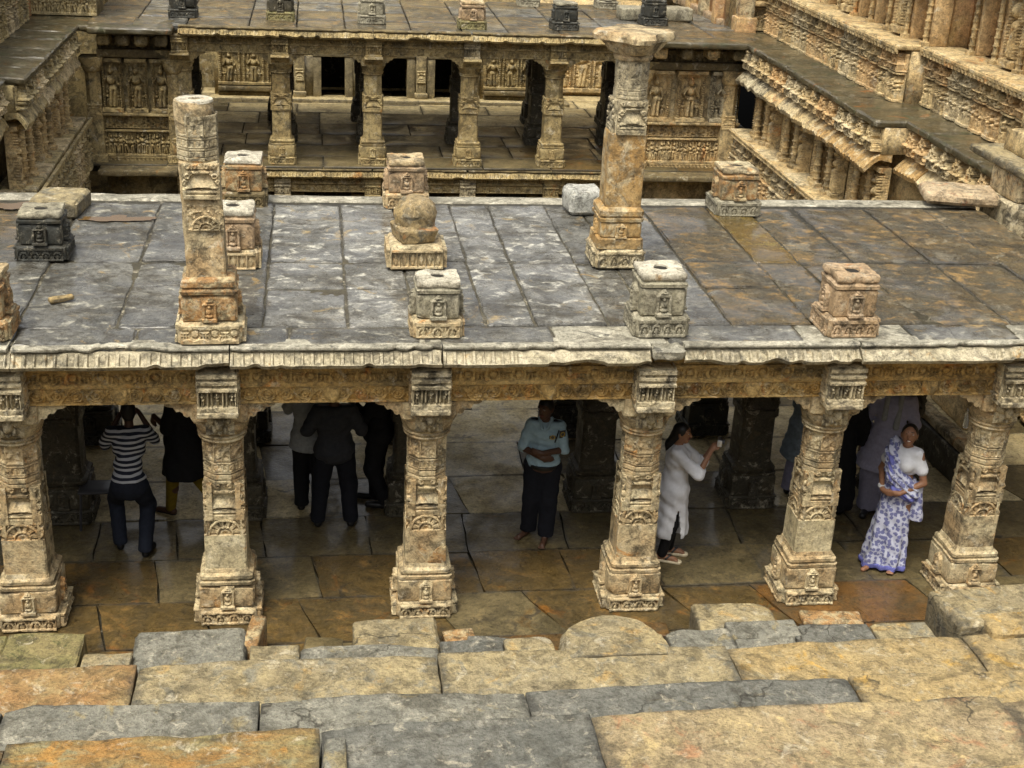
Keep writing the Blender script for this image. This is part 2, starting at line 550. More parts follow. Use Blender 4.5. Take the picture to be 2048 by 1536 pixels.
# ------------------------------------------------------------------ materials
def mat(name):
    m = bpy.data.materials.new(name)
    m.use_nodes = True
    nt = m.node_tree
    return m, nt, nt.nodes['Principled BSDF']
def stone(name, c1, c2, c3=None, f3=.5, c4=None, f4=.6, sc=1.0, rough=(.62, .9), bump=.5, grain=.30, stretch=(1, 1, 1), spec=.35, fine=42, bd=.03, pits=.0, pit=.45, grime=.62, gs=1.0, world=False, lich=.5, wet=0.0, sat=1.12, joint=0.0, crack=0.0):
    m, nt, b = mat(name)
    def vivid(c):
        if c is None: return None
        l = .3 * c[0] + .55 * c[1] + .15 * c[2]
        return tuple(max(.004, l + (v - l) * sat) for v in c)
    c1, c2, c3, c4 = vivid(c1), vivid(c2), vivid(c3), vivid(c4)
    N, Lk = nt.nodes, nt.links
    tc = N.new('ShaderNodeTexCoord')
    oi = N.new('ShaderNodeObjectInfo')
    ml = N.new('ShaderNodeMath'); ml.operation = 'MULTIPLY'; ml.inputs[1].default_value = 61.0
    Lk.new(oi.outputs['Random'], ml.inputs[0])
    ad = N.new('ShaderNodeVectorMath'); ad.operation = 'ADD'
    if world:
        ge = N.new('ShaderNodeNewGeometry')
        Lk.new(ge.outputs['Position'], ad.inputs[0])
    else:
        Lk.new(tc.outputs['Object'], ad.inputs[0]); Lk.new(ml.outputs[0], ad.inputs[1])
    st = N.new('ShaderNodeVectorMath'); st.operation = 'MULTIPLY'; st.inputs[1].default_value = stretch
    Lk.new(ad.outputs[0], st.inputs[0])
    def noise(scale, det, ro, vec, dist=0.0):
        n = N.new('ShaderNodeTexNoise')
        n.inputs['Scale'].default_value = scale; n.inputs['Detail'].default_value = det; n.inputs['Roughness'].default_value = ro
        n.inputs['Distortion'].default_value = dist
        Lk.new(vec, n.inputs['Vector'])
        return n.outputs['Fac']
    def ramp(src, p0, p1):
        r = N.new('ShaderNodeMapRange'); r.inputs[1].default_value = p0; r.inputs[2].default_value = p1
        Lk.new(src, r.inputs[0])
        return r.outputs[0]
    def mix(fac, a, bb, blend='MIX'):
        x = N.new('ShaderNodeMix'); x.data_type = 'RGBA'; x.blend_type = blend
        if isinstance(fac, float): x.inputs[0].default_value = fac
        else: Lk.new(fac, x.inputs[0])
        for s, v in ((x.inputs[6], a), (x.inputs[7], bb)):
            if isinstance(v, tuple): s.default_value = (*v, 1)
            else: Lk.new(v, s)
        return x.outputs[2]
    A = noise(1.6 * sc, 6, .62, st.outputs[0], .3)
    B = noise(4.3 * sc, 7, .68, st.outputs[0], .6)
    C = noise(fine * sc, 4, .7, ad.outputs[0])
    D = noise(11 * sc, 5, .7, ad.outputs[0])
    col = mix(ramp(A, .38, .62), c1, c2)
    if c3: col = mix(ramp(B, f3, f3 + .10), col, c3)
    if c4: col = mix(ramp(noise(2.1 * sc, 6, .66, ad.outputs[0], 1.2), f4, f4 + .08), col, c4)
    if grime:                                         # black-brown grime and lichen in ragged patches
        G = noise(3.1 * sc * gs, 9, .74, st.outputs[0], .9)
        col = mix(ramp(G, .49, .60), col, mix(grime, col, (.045, .037, .022)))
        G2 = noise(9 * sc * gs, 7, .78, ad.outputs[0], .5)
        col = mix(ramp(G2, .53, .60), col, mix(grime * .8, col, (.05, .042, .028)))
        L2 = noise(5.7 * sc * gs, 8, .75, ad.outputs[0], .7)
        if lich: col = mix(ramp(L2, .56, .64), col, mix(lich, col, (.62, .56, .42)))
    if joint:                                         # damp dirt and old mortar smeared along the joints
        sx_ = N.new('ShaderNodeSeparateXYZ'); Lk.new(tc.outputs['Generated'], sx_.inputs[0])
        es = []
        for ax_ in ('X', 'Y'):
            pp = N.new('ShaderNodeMath'); pp.operation = 'PINGPONG'; pp.inputs[1].default_value = .5
            Lk.new(sx_.outputs[ax_], pp.inputs[0]); es.append(pp.outputs[0])
        mn_ = N.new('ShaderNodeMath'); mn_.operation = 'MINIMUM'; Lk.new(es[0], mn_.inputs[0]); Lk.new(es[1], mn_.inputs[1])
        jn = N.new('ShaderNodeMath'); jn.operation = 'MULTIPLY_ADD'; jn.inputs[1].default_value = -.16; jn.inputs[2].default_value = .075
        Lk.new(noise(5 * sc, 6, .7, ad.outputs[0], .5), jn.inputs[0])
        sm = N.new('ShaderNodeMath'); sm.operation = 'ADD'; Lk.new(mn_.outputs[0], sm.inputs[0]); Lk.new(jn.outputs[0], sm.inputs[1])
        jr = N.new('ShaderNodeMapRange'); jr.inputs[1].default_value = .005; jr.inputs[2].default_value = .035; jr.inputs[3].default_value = joint; jr.inputs[4].default_value = 0
        Lk.new(sm.outputs[0], jr.inputs[0])
        col = mix(jr.outputs[0], col, (.05, .048, .042))
    if crack:
        vo_ = N.new('ShaderNodeTexVoronoi'); vo_.feature = 'DISTANCE_TO_EDGE'; vo_.inputs['Scale'].default_value = crack
        wv = N.new('ShaderNodeTexNoise'); wv.inputs['Scale'].default_value = 2.2; wv.inputs['Detail'].default_value = 5
        Lk.new(ad.outputs[0], wv.inputs['Vector'])
        wa = N.new('ShaderNodeVectorMath'); wa.operation = 'MULTIPLY_ADD'; wa.inputs[1].default_value = (.9, .9, .9)
        Lk.new(wv.outputs['Color'], wa.inputs[0]); Lk.new(ad.outputs[0], wa.inputs[2]); Lk.new(wa.outputs[0], vo_.inputs['Vector'])
        cr = N.new('ShaderNodeMapRange'); cr.inputs[1].default_value = .002; cr.inputs[2].default_value = .010; cr.inputs[3].default_value = .75; cr.inputs[4].default_value = 0
        Lk.new(vo_.outputs['Distance'], cr.inputs[0])
        cm_ = N.new('ShaderNodeMath'); cm_.operation = 'MULTIPLY'; Lk.new(cr.outputs[0], cm_.inputs[0]); Lk.new(ramp(noise(1.3, 3, .5, ad.outputs[0]), .50, .60), cm_.inputs[1])
        col = mix(cm_.outputs[0], col, (.035, .03, .022))
    g = N.new('ShaderNodeMapRange'); g.inputs[1].default_value = .3; g.inputs[2].default_value = .7
    g.inputs[3].default_value = 1 - grain; g.inputs[4].default_value = 1 + grain
    Lk.new(C, g.inputs[0])
    g2 = N.new('ShaderNodeMapRange'); g2.inputs[1].default_value = .32; g2.inputs[2].default_value = .68
    g2.inputs[3].default_value = 1 - grain * .9; g2.inputs[4].default_value = 1 + grain * .6
    Lk.new(D, g2.inputs[0])
    mm = N.new('ShaderNodeMath'); mm.operation = 'MULTIPLY'
    Lk.new(g.outputs[0], mm.inputs[0]); Lk.new(g2.outputs[0], mm.inputs[1])
    cc = N.new('ShaderNodeVectorMath'); cc.operation = 'SCALE'
    Lk.new(col, cc.inputs[0]); Lk.new(mm.outputs[0], cc.inputs['Scale'])
    Lk.new(cc.outputs[0], b.inputs['Base Color'])
    if pit:                                            # dirt and lichen specks lodged in the worn surface
        pn = noise(23 * sc, 5, .75, ad.outputs[0], .4)
        pr_ = N.new('ShaderNodeMapRange'); pr_.inputs[1].default_value = .36; pr_.inputs[2].default_value = .46
        pr_.inputs[3].default_value = 1 - pit; pr_.inputs[4].default_value = 1.0
        Lk.new(pn, pr_.inputs[0])
        m3 = N.new('ShaderNodeMath'); m3.operation = 'MULTIPLY'
        Lk.new(mm.outputs[0], m3.inputs[0]); Lk.new(pr_.outputs[0], m3.inputs[1])
        Lk.new(m3.outputs[0], cc.inputs['Scale'])
    rr = N.new('ShaderNodeMapRange'); rr.inputs[1].default_value = .38; rr.inputs[2].default_value = .62
    rr.inputs[3].default_value, rr.inputs[4].default_value = rough
    Lk.new(B if not pits else A, rr.inputs[0]); Lk.new(rr.outputs[0], b.inputs['Roughness'])
    b.inputs['Specular IOR Level'].default_value = spec
    if wet:                                           # a film of rain water in patches
        wn_ = noise(1.1 * sc, 5, .6, ad.outputs[0], .8)
        wr = N.new('ShaderNodeMapRange'); wr.inputs[1].default_value = .44; wr.inputs[2].default_value = .56
        wr.inputs[3].default_value = 0; wr.inputs[4].default_value = wet
        Lk.new(wn_, wr.inputs[0]); Lk.new(wr.outputs[0], b.inputs['Coat Weight'])
        b.inputs['Coat Roughness'].default_value = .14
        b.inputs['Coat IOR'].default_value = 1.36
    hm = N.new('ShaderNodeMath'); hm.operation = 'MULTIPLY_ADD'; hm.inputs[1].default_value = .45
    Lk.new(C, hm.inputs[0]); Lk.new(D, hm.inputs[2])
    bp = N.new('ShaderNodeBump'); bp.inputs['Strength'].default_value = bump; bp.inputs['Distance'].default_value = bd
    Lk.new(hm.outputs[0], bp.inputs['Height']); Lk.new(bp.outputs[0], b.inputs['Normal'])
    return m
def plain(name, c, rough=.7, spec=.4, metal=0.0, noise=.15, sc=30):
    m, nt, b = mat(name)
    n = nt.nodes.new('ShaderNodeTexNoise'); n.inputs['Scale'].default_value = sc; n.inputs['Detail'].default_value = 4
    tc = nt.nodes.new('ShaderNodeTexCoord'); nt.links.new(tc.outputs['Object'], n.inputs['Vector'])
    r = nt.nodes.new('ShaderNodeMapRange'); r.inputs[1].default_value = .3; r.inputs[2].default_value = .7
    r.inputs[3].default_value = 1 - noise; r.inputs[4].default_value = 1 + noise
    nt.links.new(n.outputs['Fac'], r.inputs[0])
    s = nt.nodes.new('ShaderNodeVectorMath'); s.operation = 'SCALE'; s.inputs[0].default_value = c
    nt.links.new(r.outputs[0], s.inputs['Scale']); nt.links.new(s.outputs[0], b.inputs['Base Color'])
    b.inputs['Roughness'].default_value = rough; b.inputs['Specular IOR Level'].default_value = spec; b.inputs['Metallic'].default_value = metal
    return m
BE = stone('beige_sandstone', (.58, .50, .33), (.46, .335, .19), (.33, .27, .17), .555, (.50, .27, .11), .61, sc=1.2, grime=.72)
BE2 = stone('beam_sandstone', (.54, .39, .18), (.44, .28, .105), (.32, .26, .15), .57, (.52, .24, .08), .58, sc=1.0, stretch=(.5, 1, 1))
PALE = stone('pale_weathered_stone', (.56, .49, .34), (.44, .37, .24), (.15, .13, .095), .53, None, sc=1.6, grime=.78)
DARKST = stone('dark_and_shaded_stone', (.085, .075, .05), (.055, .05, .036), (.11, .09, .055), .58, sc=1.3, rough=(.4, .7))  # dark stone; inner columns, beams and ceiling carry roof shade in this colour
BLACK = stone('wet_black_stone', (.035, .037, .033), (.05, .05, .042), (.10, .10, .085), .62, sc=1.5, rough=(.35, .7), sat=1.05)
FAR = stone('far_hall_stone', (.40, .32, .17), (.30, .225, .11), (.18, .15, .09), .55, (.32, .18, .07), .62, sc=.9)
FARD = stone('shaded_hall_stone', (.20, .155, .08), (.14, .11, .06), (.09, .08, .045), .55, (.22, .12, .045), .62, sc=.9)  # darker copy of the hall stone, shade put into its colour
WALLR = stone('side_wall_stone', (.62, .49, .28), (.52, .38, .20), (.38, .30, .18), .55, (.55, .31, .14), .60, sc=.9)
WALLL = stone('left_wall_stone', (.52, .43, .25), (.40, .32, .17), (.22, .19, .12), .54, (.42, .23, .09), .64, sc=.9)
PINK = stone('pinkish_sandstone', (.50, .29, .16), (.54, .39, .20), (.36, .24, .14), .57, sc=.8, grime=.35)
PALEW = stone('pale_wall_stone', (.66, .55, .36), (.56, .45, .27), (.34, .29, .19), .56, (.54, .33, .16), .62, sc=1.0)
PEACH = stone('peach_sandstone', (.62, .46, .26), (.55, .37, .19), (.42, .31, .18), .57, (.56, .34, .15), .6, sc=.8, grime=.4)
LEDGE = stone('wet_mossy_ledge', (.060, .052, .030), (.10, .08, .042), (.055, .055, .022), .54, (.26, .105, .03), .62, sc=.8, rough=(.28, .65), spec=.5, grime=.3, lich=.25, wet=.8)
ORANGE = stone('orange_sandstone', (.42, .26, .12), (.33, .185, .075), (.48, .39, .23), .49, (.34, .28, .17), .55, sc=1.6, grime=.75, sat=1.05)
AMBER = stone('amber_sandstone', (.48, .33, .15), (.41, .25, .095), (.55, .45, .28), .51, (.62, .53, .35), .58, sc=1.2, grain=.25, grime=.5, sat=1.05)
GREY = stone('grey_stub_stone', (.27, .25, .19), (.34, .31, .22), (.42, .38, .28), .56, sc=1.5, sat=1.05)
ROSE = stone('rosy_stub_stone', (.44, .33, .22), (.38, .27, .16), (.28, .23, .16), .57, (.46, .26, .14), .62, sc=1.5)
WHITE = stone('whitened_stone', (.66, .61, .49), (.50, .46, .36), (.30, .27, .2), .57, (.46, .30, .15), .62, sc=1.8, grime=.5, sat=1.05)
ROOFA = stone('wet_grey_roof', (.078, .078, .070), (.20, .195, .172), (.44, .42, .34), .56, (.36, .25, .11), .60, sc=1.15, rough=(.2, .65), spec=.5, bump=.9, stretch=(.9, 1.15, 1), grime=.8, gs=.6, world=True, bd=.04, wet=.9, lich=.2, sat=1.05, joint=.6, crack=.5)
ROOFW = stone('pale_sheen_roof', (.115, .115, .105), (.27, .265, .24), (.60, .58, .50), .54, (.38, .29, .15), .60, sc=1.15, rough=(.2, .65), spec=.5, bump=.9, stretch=(.9, 1.15, 1), grime=.7, gs=.6, world=True, bd=.04, wet=.9, lich=.2, sat=1.05, joint=.6, crack=.5)  # pale patches: chalky stone plus sky sheen put into the colour
ROOFB = stone('brown_roof', (.125, .09, .04), (.085, .08, .06), (.28, .18, .07), .52, (.33, .30, .22), .63, sc=1.15, rough=(.2, .65), spec=.5, bump=.9, stretch=(.9, 1.15, 1), grime=.75, gs=.6, world=True, bd=.04, wet=.9, lich=.2, sat=1.05, joint=.6, crack=.5)
PONDED = stone('ponded_brown_roof', (.16, .10, .03), (.11, .08, .03), (.19, .14, .04), .55, None, .6, sc=1.15, rough=(.08, .3), spec=.5, bump=.25, stretch=(.9, 1.15, 1), grime=.4, gs=.8, world=True, bd=.035, wet=.9, lich=.22, sat=1.1)
EDGE = stone('roof_edge_stone', (.46, .43, .34), (.28, .265, .21), (.62, .58, .47), .54, (.12, .115, .095), .58, sc=1.8, rough=(.35, .75), stretch=(.6, 1, 1), grime=.6, sat=1.05)
EAVE = stone('eave_stone', (.42, .37, .25), (.52, .46, .33), (.22, .20, .15), .53, (.46, .30, .13), .62, sc=1.6, stretch=(.6, 1, 1), sat=1.05)
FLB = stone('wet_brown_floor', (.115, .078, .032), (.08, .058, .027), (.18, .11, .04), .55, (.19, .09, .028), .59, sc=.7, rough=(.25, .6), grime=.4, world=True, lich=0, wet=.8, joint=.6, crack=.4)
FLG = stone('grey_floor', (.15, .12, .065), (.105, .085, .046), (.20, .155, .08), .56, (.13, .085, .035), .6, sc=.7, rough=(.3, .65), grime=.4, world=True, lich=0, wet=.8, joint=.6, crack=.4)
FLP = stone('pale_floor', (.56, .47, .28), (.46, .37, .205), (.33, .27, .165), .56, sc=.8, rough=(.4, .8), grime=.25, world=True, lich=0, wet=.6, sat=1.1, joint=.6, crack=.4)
FLO = stone('orange_floor', (.17, .085, .03), (.12, .072, .03), (.09, .062, .03), .52, sc=.7, rough=(.25, .6), grime=.4, world=True, lich=0, wet=.8, joint=.6, crack=.4)
STA = stone('tan_step', (.42, .345, .20), (.33, .28, .18), (.26, .24, .18), .53, (.48, .34, .16), .58, sc=1.0, pits=1, fine=34, bump=1.0, bd=.04, pit=.35, grime=.5, grain=.26, joint=.6, crack=.55)
STY = stone('yellow_step', (.45, .34, .175), (.37, .295, .17), (.31, .265, .17), .55, (.52, .345, .125), .57, sc=1.0, pits=1, fine=34, bump=1.0, bd=.04, pit=.35, grime=.5, grain=.26, joint=.6, crack=.55)
STO = stone('orange_step', (.38, .225, .105), (.35, .25, .125), (.42, .32, .17), .53, (.25, .205, .12), .58, sc=1.0, pits=1, fine=34, bump=1.0, bd=.04, pit=.35, grime=.5, grain=.26, joint=.6, crack=.55)
STG = stone('grey_step', (.21, .205, .17), (.28, .27, .22), (.38, .36, .29), .55, (.34, .285, .165), .58, sc=1.1, pits=1, fine=34, bump=1.0, bd=.04, pit=.35, grime=.5, grain=.26, sat=1.05, joint=.6, crack=.55)
STD = stone('dark_grey_step', (.15, .15, .13), (.21, .205, .175), (.30, .285, .235), .56, (.30, .255, .15), .62, sc=1.0, pits=1, fine=34, bump=1.0, bd=.04, pit=.35, grime=.5, grain=.26, sat=1.05, joint=.6, crack=.55)
STM = stone('green_orange_step', (.27, .235, .12), (.37, .215, .085), (.30, .27, .16), .53, (.42, .24, .085), .57, sc=1.1, stretch=(.6, 1.4, 1), pits=1, fine=34, bump=1.0, bd=.04, pit=.35, grime=.5, grain=.26, joint=.6, crack=.55)
STP = stone('pink_tan_step', (.42, .335, .195), (.37, .295, .185), (.44, .26, .15), .56, (.55, .43, .235), .57, sc=1.0, pits=1, fine=34, bump=1.0, bd=.04, pit=.35, grime=.5, grain=.26, joint=.6, crack=.55)
MOSS = stone('mossy_stone', (.20, .185, .085), (.27, .225, .115), (.13, .13, .06), .55, sc=1.4)
EARTH = stone('earth_ground', (.24, .19, .11), (.19, .16, .09), (.15, .15, .07), .56, sc=.4)

# ================================================================== SETTING
# outside ground around the pit, and the pit floor
g = Geo()
for a in ((-80, -9.5, -80, 80), (12.4, 90, -80, 80), (-9.5, 12.4, -80, -10.4), (-9.5, 12.4, 34, 80)):
    g.add(box(a[0], a[1], a[2], a[3], 5.55, 5.9))
gr = link('ground', mesh('ground', g.vf(), EARTH, None))
gr['kind'] = 'structure'
pf = link('pit_floor', mesh('pit_floor', box(-9.4, 12.3, -3, 34, -5.2, -4.9), FARD, None))
pf['kind'] = 'structure'

# paved floor under and round the near pavilion
floor = structure('floor')
g = Geo().add(box(-6.2, 9.2, -1.6, 7.6, -.5, -.06))
part('floor_bed', g.vf(), DARKST, floor, ang=None)
rng = random.Random(5)
ys = [-1.45, -.95, -.38, .42, 1.25, 2.1, 3.02, 3.95, 4.95, 6.1, 7.5]
for r in range(len(ys) - 1):
    x = -6.1 - rng.random() * .8
    y0, y1 = ys[r], ys[r + 1]
    sk = rng.uniform(-.15, .05)
    while x < 9:
        w = rng.uniform(.75, 1.7)
        if r < 2: w *= .75
        x1 = x + w
        j = lambda a: rng.uniform(-a, a)
        k1 = sk + j(.08)
        P = np.array([[x + .006, y0 + j(.008)], [x1 - .006, y0 + j(.008)], [x1 + k1 - .006, y1 - .012], [x + sk + .006, y1 - .012]])
        sk_next = k1
        cx, cy = P.mean(0)
        nseg = 4
        top = []
        tz = rng.uniform(-.008, .006)
        tl = rng.uniform(-.006, .006)
        V = []
        for a in range(nseg + 1):
            for b_ in range(nseg + 1):
                s, t = a / nseg, b_ / nseg
                p = P[0] * (1 - s) * (1 - t) + P[1] * s * (1 - t) + P[2] * s * t + P[3] * (1 - s) * t
                ed = (a in (0, nseg)) or (b_ in (0, nseg))
                V.append([p[0] - cx + (j(.012) if ed else 0), p[1] - cy + (j(.012) if ed else 0), tz + tl * (s - .5) * 2 + j(.004)])
        V = np.array(V)
        n = len(V)
        rim = [a * (nseg + 1) for a in range(nseg + 1)] + [nseg * (nseg + 1) + b_ for b_ in range(1, nseg + 1)] + [a * (nseg + 1) + nseg for a in range(nseg - 1, -1, -1)] + [b_ for b_ in range(nseg - 1, 0, -1)]
        B = V[rim] + np.array([0, 0, -.05])
        k = np.arange(len(rim)); rim = np.array(rim)
        F = [gridf(nseg + 1, nseg + 1), np.stack([rim, n + k, n + (k + 1) % len(k), rim[(k + 1) % len(k)]], 1)]
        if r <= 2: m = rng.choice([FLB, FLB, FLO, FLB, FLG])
        elif r <= 3: m = rng.choice([FLB, FLG, FLB, FLG])  # dark wet slabs, with shade under the roof put into their colour
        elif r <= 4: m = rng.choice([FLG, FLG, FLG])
        elif r <= 6: m = rng.choice([FLG, FLP, FLP, FLP])  # pale slabs: light from the open back put into their colour
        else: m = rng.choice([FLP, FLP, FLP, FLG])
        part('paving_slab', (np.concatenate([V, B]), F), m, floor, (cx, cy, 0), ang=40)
        x = x1
        sk = sk_next
# hall floor
hf = structure('hall_floor')
part('floor_bed', box(-6.4, 9.0, 17.40, 25.4, -.10, .05), DARKST, hf, ang=None)
y = 17.2
for dy in (.95, 1.0, 1.05, 1.1, 1.2, 1.0, .95, .9):
    x = -5.6 + rng.uniform(-.5, 0)
    while x < 8.4:
        w = rng.uniform(1.1, 2.2)
        V, F = rough_box(w - .02, dy - .02, .05, .5, .012, .006, rng.randrange(999))
        part('paving_slab', (V, F), rng.choice([FLG, FLB, FLG]) if y < 20.4 else rng.choice([FLP, FLG, FLP]), hf, (x + w / 2, y + dy / 2, .055 + rng.uniform(-.005, .005)))  # rear slabs paler than front ones, the back light put into their colour
        x += w
    y += dy

# ================================================================== STEPPED TERRACE in front
ter = thing('stepped_terrace', 'broad terrace of long weathered stone steps in front of the colonnade', 'steps')
part('core', Geo().add(box(-8, 11, -1.95, -1.42, -.4, .30)).add(box(-8, 11, -2.85, -1.95, -.4, .46)).add(box(-8, 11, -3.65, -2.85, -.4, .70)).vf(), DARKST, ter, ang=None)
def stone_row(xs, y0, y1, ztop, th, mats, seed, amp=.014):
    for k in range(len(xs) - 1):
        a, b = xs[k], xs[k + 1]
        if mats[k] is None: continue
        w = b - a - .014
        V, F = rough_box(w, y1 - y0, th, .055, .010, amp * .8, seed * 10 + k, 1.6, 2.6, 5)
        V[:, 2] += np.where(V[:, 2] > th * .7, .012 * fbm(V * 6 + seed * 3.3 + k, seed, 3), 0)
        V[:, 1] += (V[:, 1] > 0) * .05 * fbm(np.stack([V[:, 0] * 1.4 + a, 0 * V[:, 0] + seed, 0 * V[:, 0]], 1), seed, 3)
        part('stone', (V, F), mats[k], ter, ((a + b) / 2, (y0 + y1) / 2, ztop - th + random.Random(seed * 31 + k).uniform(-.02, .02)))
stone_row([-8, -6.2, -4.4, -2.58, -.01, 2.62, 4.9, 7.5, 10.5], -2.50, -1.43, .55, .26, [STO, STA, STO, STA, STA, STY, STY, STY], 1)
stone_row([-8, -5.6, -3.5, -1.51, .64, 3.42, 5.6, 8, 10.5], -3.20, -2.31, .80, .26, [STG, STG, STG, STG, STD, STY, STP, STY], 2)
stone_row([-8, -5.2, -3.3, -1.03], -4.15, -3.07, 1.06, .28, [STM, STM, STM], 3, .022)
stone_row([-1.03, 1.04, 4.4, 8, 10.5], -4.2, -3.03, 1.03, .28, [STD, STP, STP, STA], 4, .022)
V, F = rough_box(.17, .5, .26, .07, .02, .006, 77)
stone_row([-8, -4.5, -1, 2, 5, 9, 10.5], -5.3, -4.22, 1.35, .3, [STA, STG, STP, STA, STG, STA], 5)
for k in range(9):
    stone_row([-8, -4.5 + .3 * (k % 3), -1, 2.5 - .4 * (k % 2), 5.5, 9, 10.5], -6.0 - k * .7, -5.2 - k * .7, 1.75 + k * .5, .55, [STA, STG, STP, STA, STY, STA], 20 + k)
part('stone', (V, F), STG, ter, (-.93, -3.50, .86))
# lowest course with gaps
stone_row([-3.1, -2.66], -1.62, -1.12, .47, .5, [STA], 6)
stone_row([-1.66, -1.21, .04, .63, 1.10], -1.6, -1.06, .42, .45, [STA, STG, STD, STA], 7)
stone_row([2.16, 2.80, 3.39, 4.17, 4.76], -1.6, -1.0, .42, .45, [STG, STG, STD, STA], 8)
stone_row([5.7, 7.2, 9.0], -1.6, -.75, .50, .5, [STA, STY], 9)
stone_row([-4.9, -3.85, -3.16], -1.6, -.55, .30, .34, [MOSS, MOSS], 10, .03)
# low fragments on the floor before the plinths
def loose(name, label, cat, V_F, m, loc, rz=0.0, group=None):
    o = link(name, mesh(name, V_F, m), None, loc, rz)
    o['kind'] = 'thing'
    return tag(o, label, cat, group)
GB = 'loose stone blocks lying along the lowest step'
loose('stone_block', 'broad grey and tan block on the lowest step below the second front column', 'stone block', rough_box(1.0, .62, .42, .06, .05, .018, 31, .9), STG, (-2.19, -1.0, 0), .02, GB)
loose('stone_block', 'flat tan slab on the lowest step below the third front column', 'stone block', rough_box(.80, .52, .30, .06, .03, .015, 32, .9), STA, (-.33, -.70, 0), 0, GB)
V, F = loft(dense([(0, .50, 'round'), (.50, .50, 'round'), (.555, .47, 'round'), (.57, .2, 'round')], .08), 56, .07, 4)
V[:, 2] += np.where(V[:, 2] > .3, .02 * fbm(V * 5, 3, 3), 0)
V[:, 1] = np.where(V[:, 1] > 0, V[:, 1] * 1.0, np.clip(V[:, 1], -.18, 0))
loose('stone_block', 'thick tan block with one rounded side, below the fourth front column', 'stone block', (V, F), STA, (1.62, -1.40, 0), 0, GB)
loose('stone_block', 'squarish pale tan block lying right of the rounded block', 'stone block', rough_box(.78, .50, .36, .06, .03, .016, 33, .9), STA, (2.95, -.72, 0), -.05, GB)
loose('stone_block', 'thin grey slab leaning on the front of the squarish pale block', 'stone block', rough_box(.70, .28, .40, .06, .03, .012, 34, .9), STG, (3.12, -1.04, .035), 0, GB)
loose('stone_block', 'long thick tan block lying at an angle at the right edge', 'stone block', rough_box(1.35, .62, .62, .07, .04, .02, 35, .9), STA, (5.55, -1.02, 0), .10, GB)
loose('stone_block', 'small tan block in front of the long angled block at the right edge', 'stone block', rough_box(1.2, .34, .64, .07, .04, .018, 36, .9), STY, (5.75, -1.36, .0), .03, GB)
GF = 'small floor fragments before the column plinths'
for k, (x, y, w, d, h, m, lb) in enumerate(((-1.0, -.62, .36, .22, .16, FLG, 'small dark grey fragment left of the flat tan slab'), (-1.38, -.66, .30, .2, .12, STD, 'low dark fragment on the floor near the second front column'),
        (.30, -.50, .30, .26, .10, ORANGE, 'flat orange fragment right of the flat tan slab'), (.55, -.78, .42, .24, .2, STD, 'grey fragment between the third and fourth front columns'),
        (4.1, -.35, .62, .24, .07, ORANGE, 'flat orange slab piece before the fifth front column'), (5.35, -.55, .5, .2, .10, MOSS, 'mossy strip of stone before the sixth front column'),
        (-1.63, -.72, .14, .5, .40, ORANGE, 'narrow orange stone wedged beside the broad grey and tan block'), (2.2, -.55, .3, .25, .14, FLO, 'brown fragment beside the squarish pale block'))):
    loose('stone_fragment', lb, 'stone fragment', rough_box(w, d, h, .06, .02, .01, 60 + k), m, (x, y, .0), rng.uniform(-.15, .15), GF)

# ================================================================== COLUMNS
XC = [-3.78, -1.92, 0.0, 2.12, 3.98, 5.75]
RY = [.28, 2.32, 4.29]
MESH = {}
def cached(key, fn, name, m, ang=38):
    if key not in MESH:
        MESH[key] = mesh(name, fn(), m, ang)
    return MESH[key]
def faces3(parent, name, me, w, z, half, sides=('f', 'l', 'r')):
    """hang one carved panel on the front / left / right faces of a square stage"""
    for s in sides:
        if s == 'f': link(name, me, parent, (-w / 2, -half + .002, z), 0)
        if s == 'l': link(name, me, parent, (-half + .002, w / 2, z), -math.pi / 2)
        if s == 'r': link(name, me, parent, (half - .002, -w / 2, z), math.pi / 2)
        if s == 'b': link(name, me, parent, (w / 2, half - .002, z), math.pi)
def bracket_vf(seed):
    P = [(.17, 2.33), (.49, 2.33), (.50, 2.30), (.47, 2.285), (.42, 2.28), (.405, 2.255), (.39, 2.235), (.36, 2.24), (.335, 2.225), (.325, 2.195), (.30, 2.18), (.275, 2.19), (.26, 2.16), (.235, 2.12), (.17, 2.10)]
    V, F = prism(P, -.19, .19)
    return V, F
PALEB = stone('bleached_beige_stone', (.62, .55, .38), (.54, .46, .29), (.42, .36, .24), .57, (.52, .30, .12), .64, sc=1.1, grime=.4)
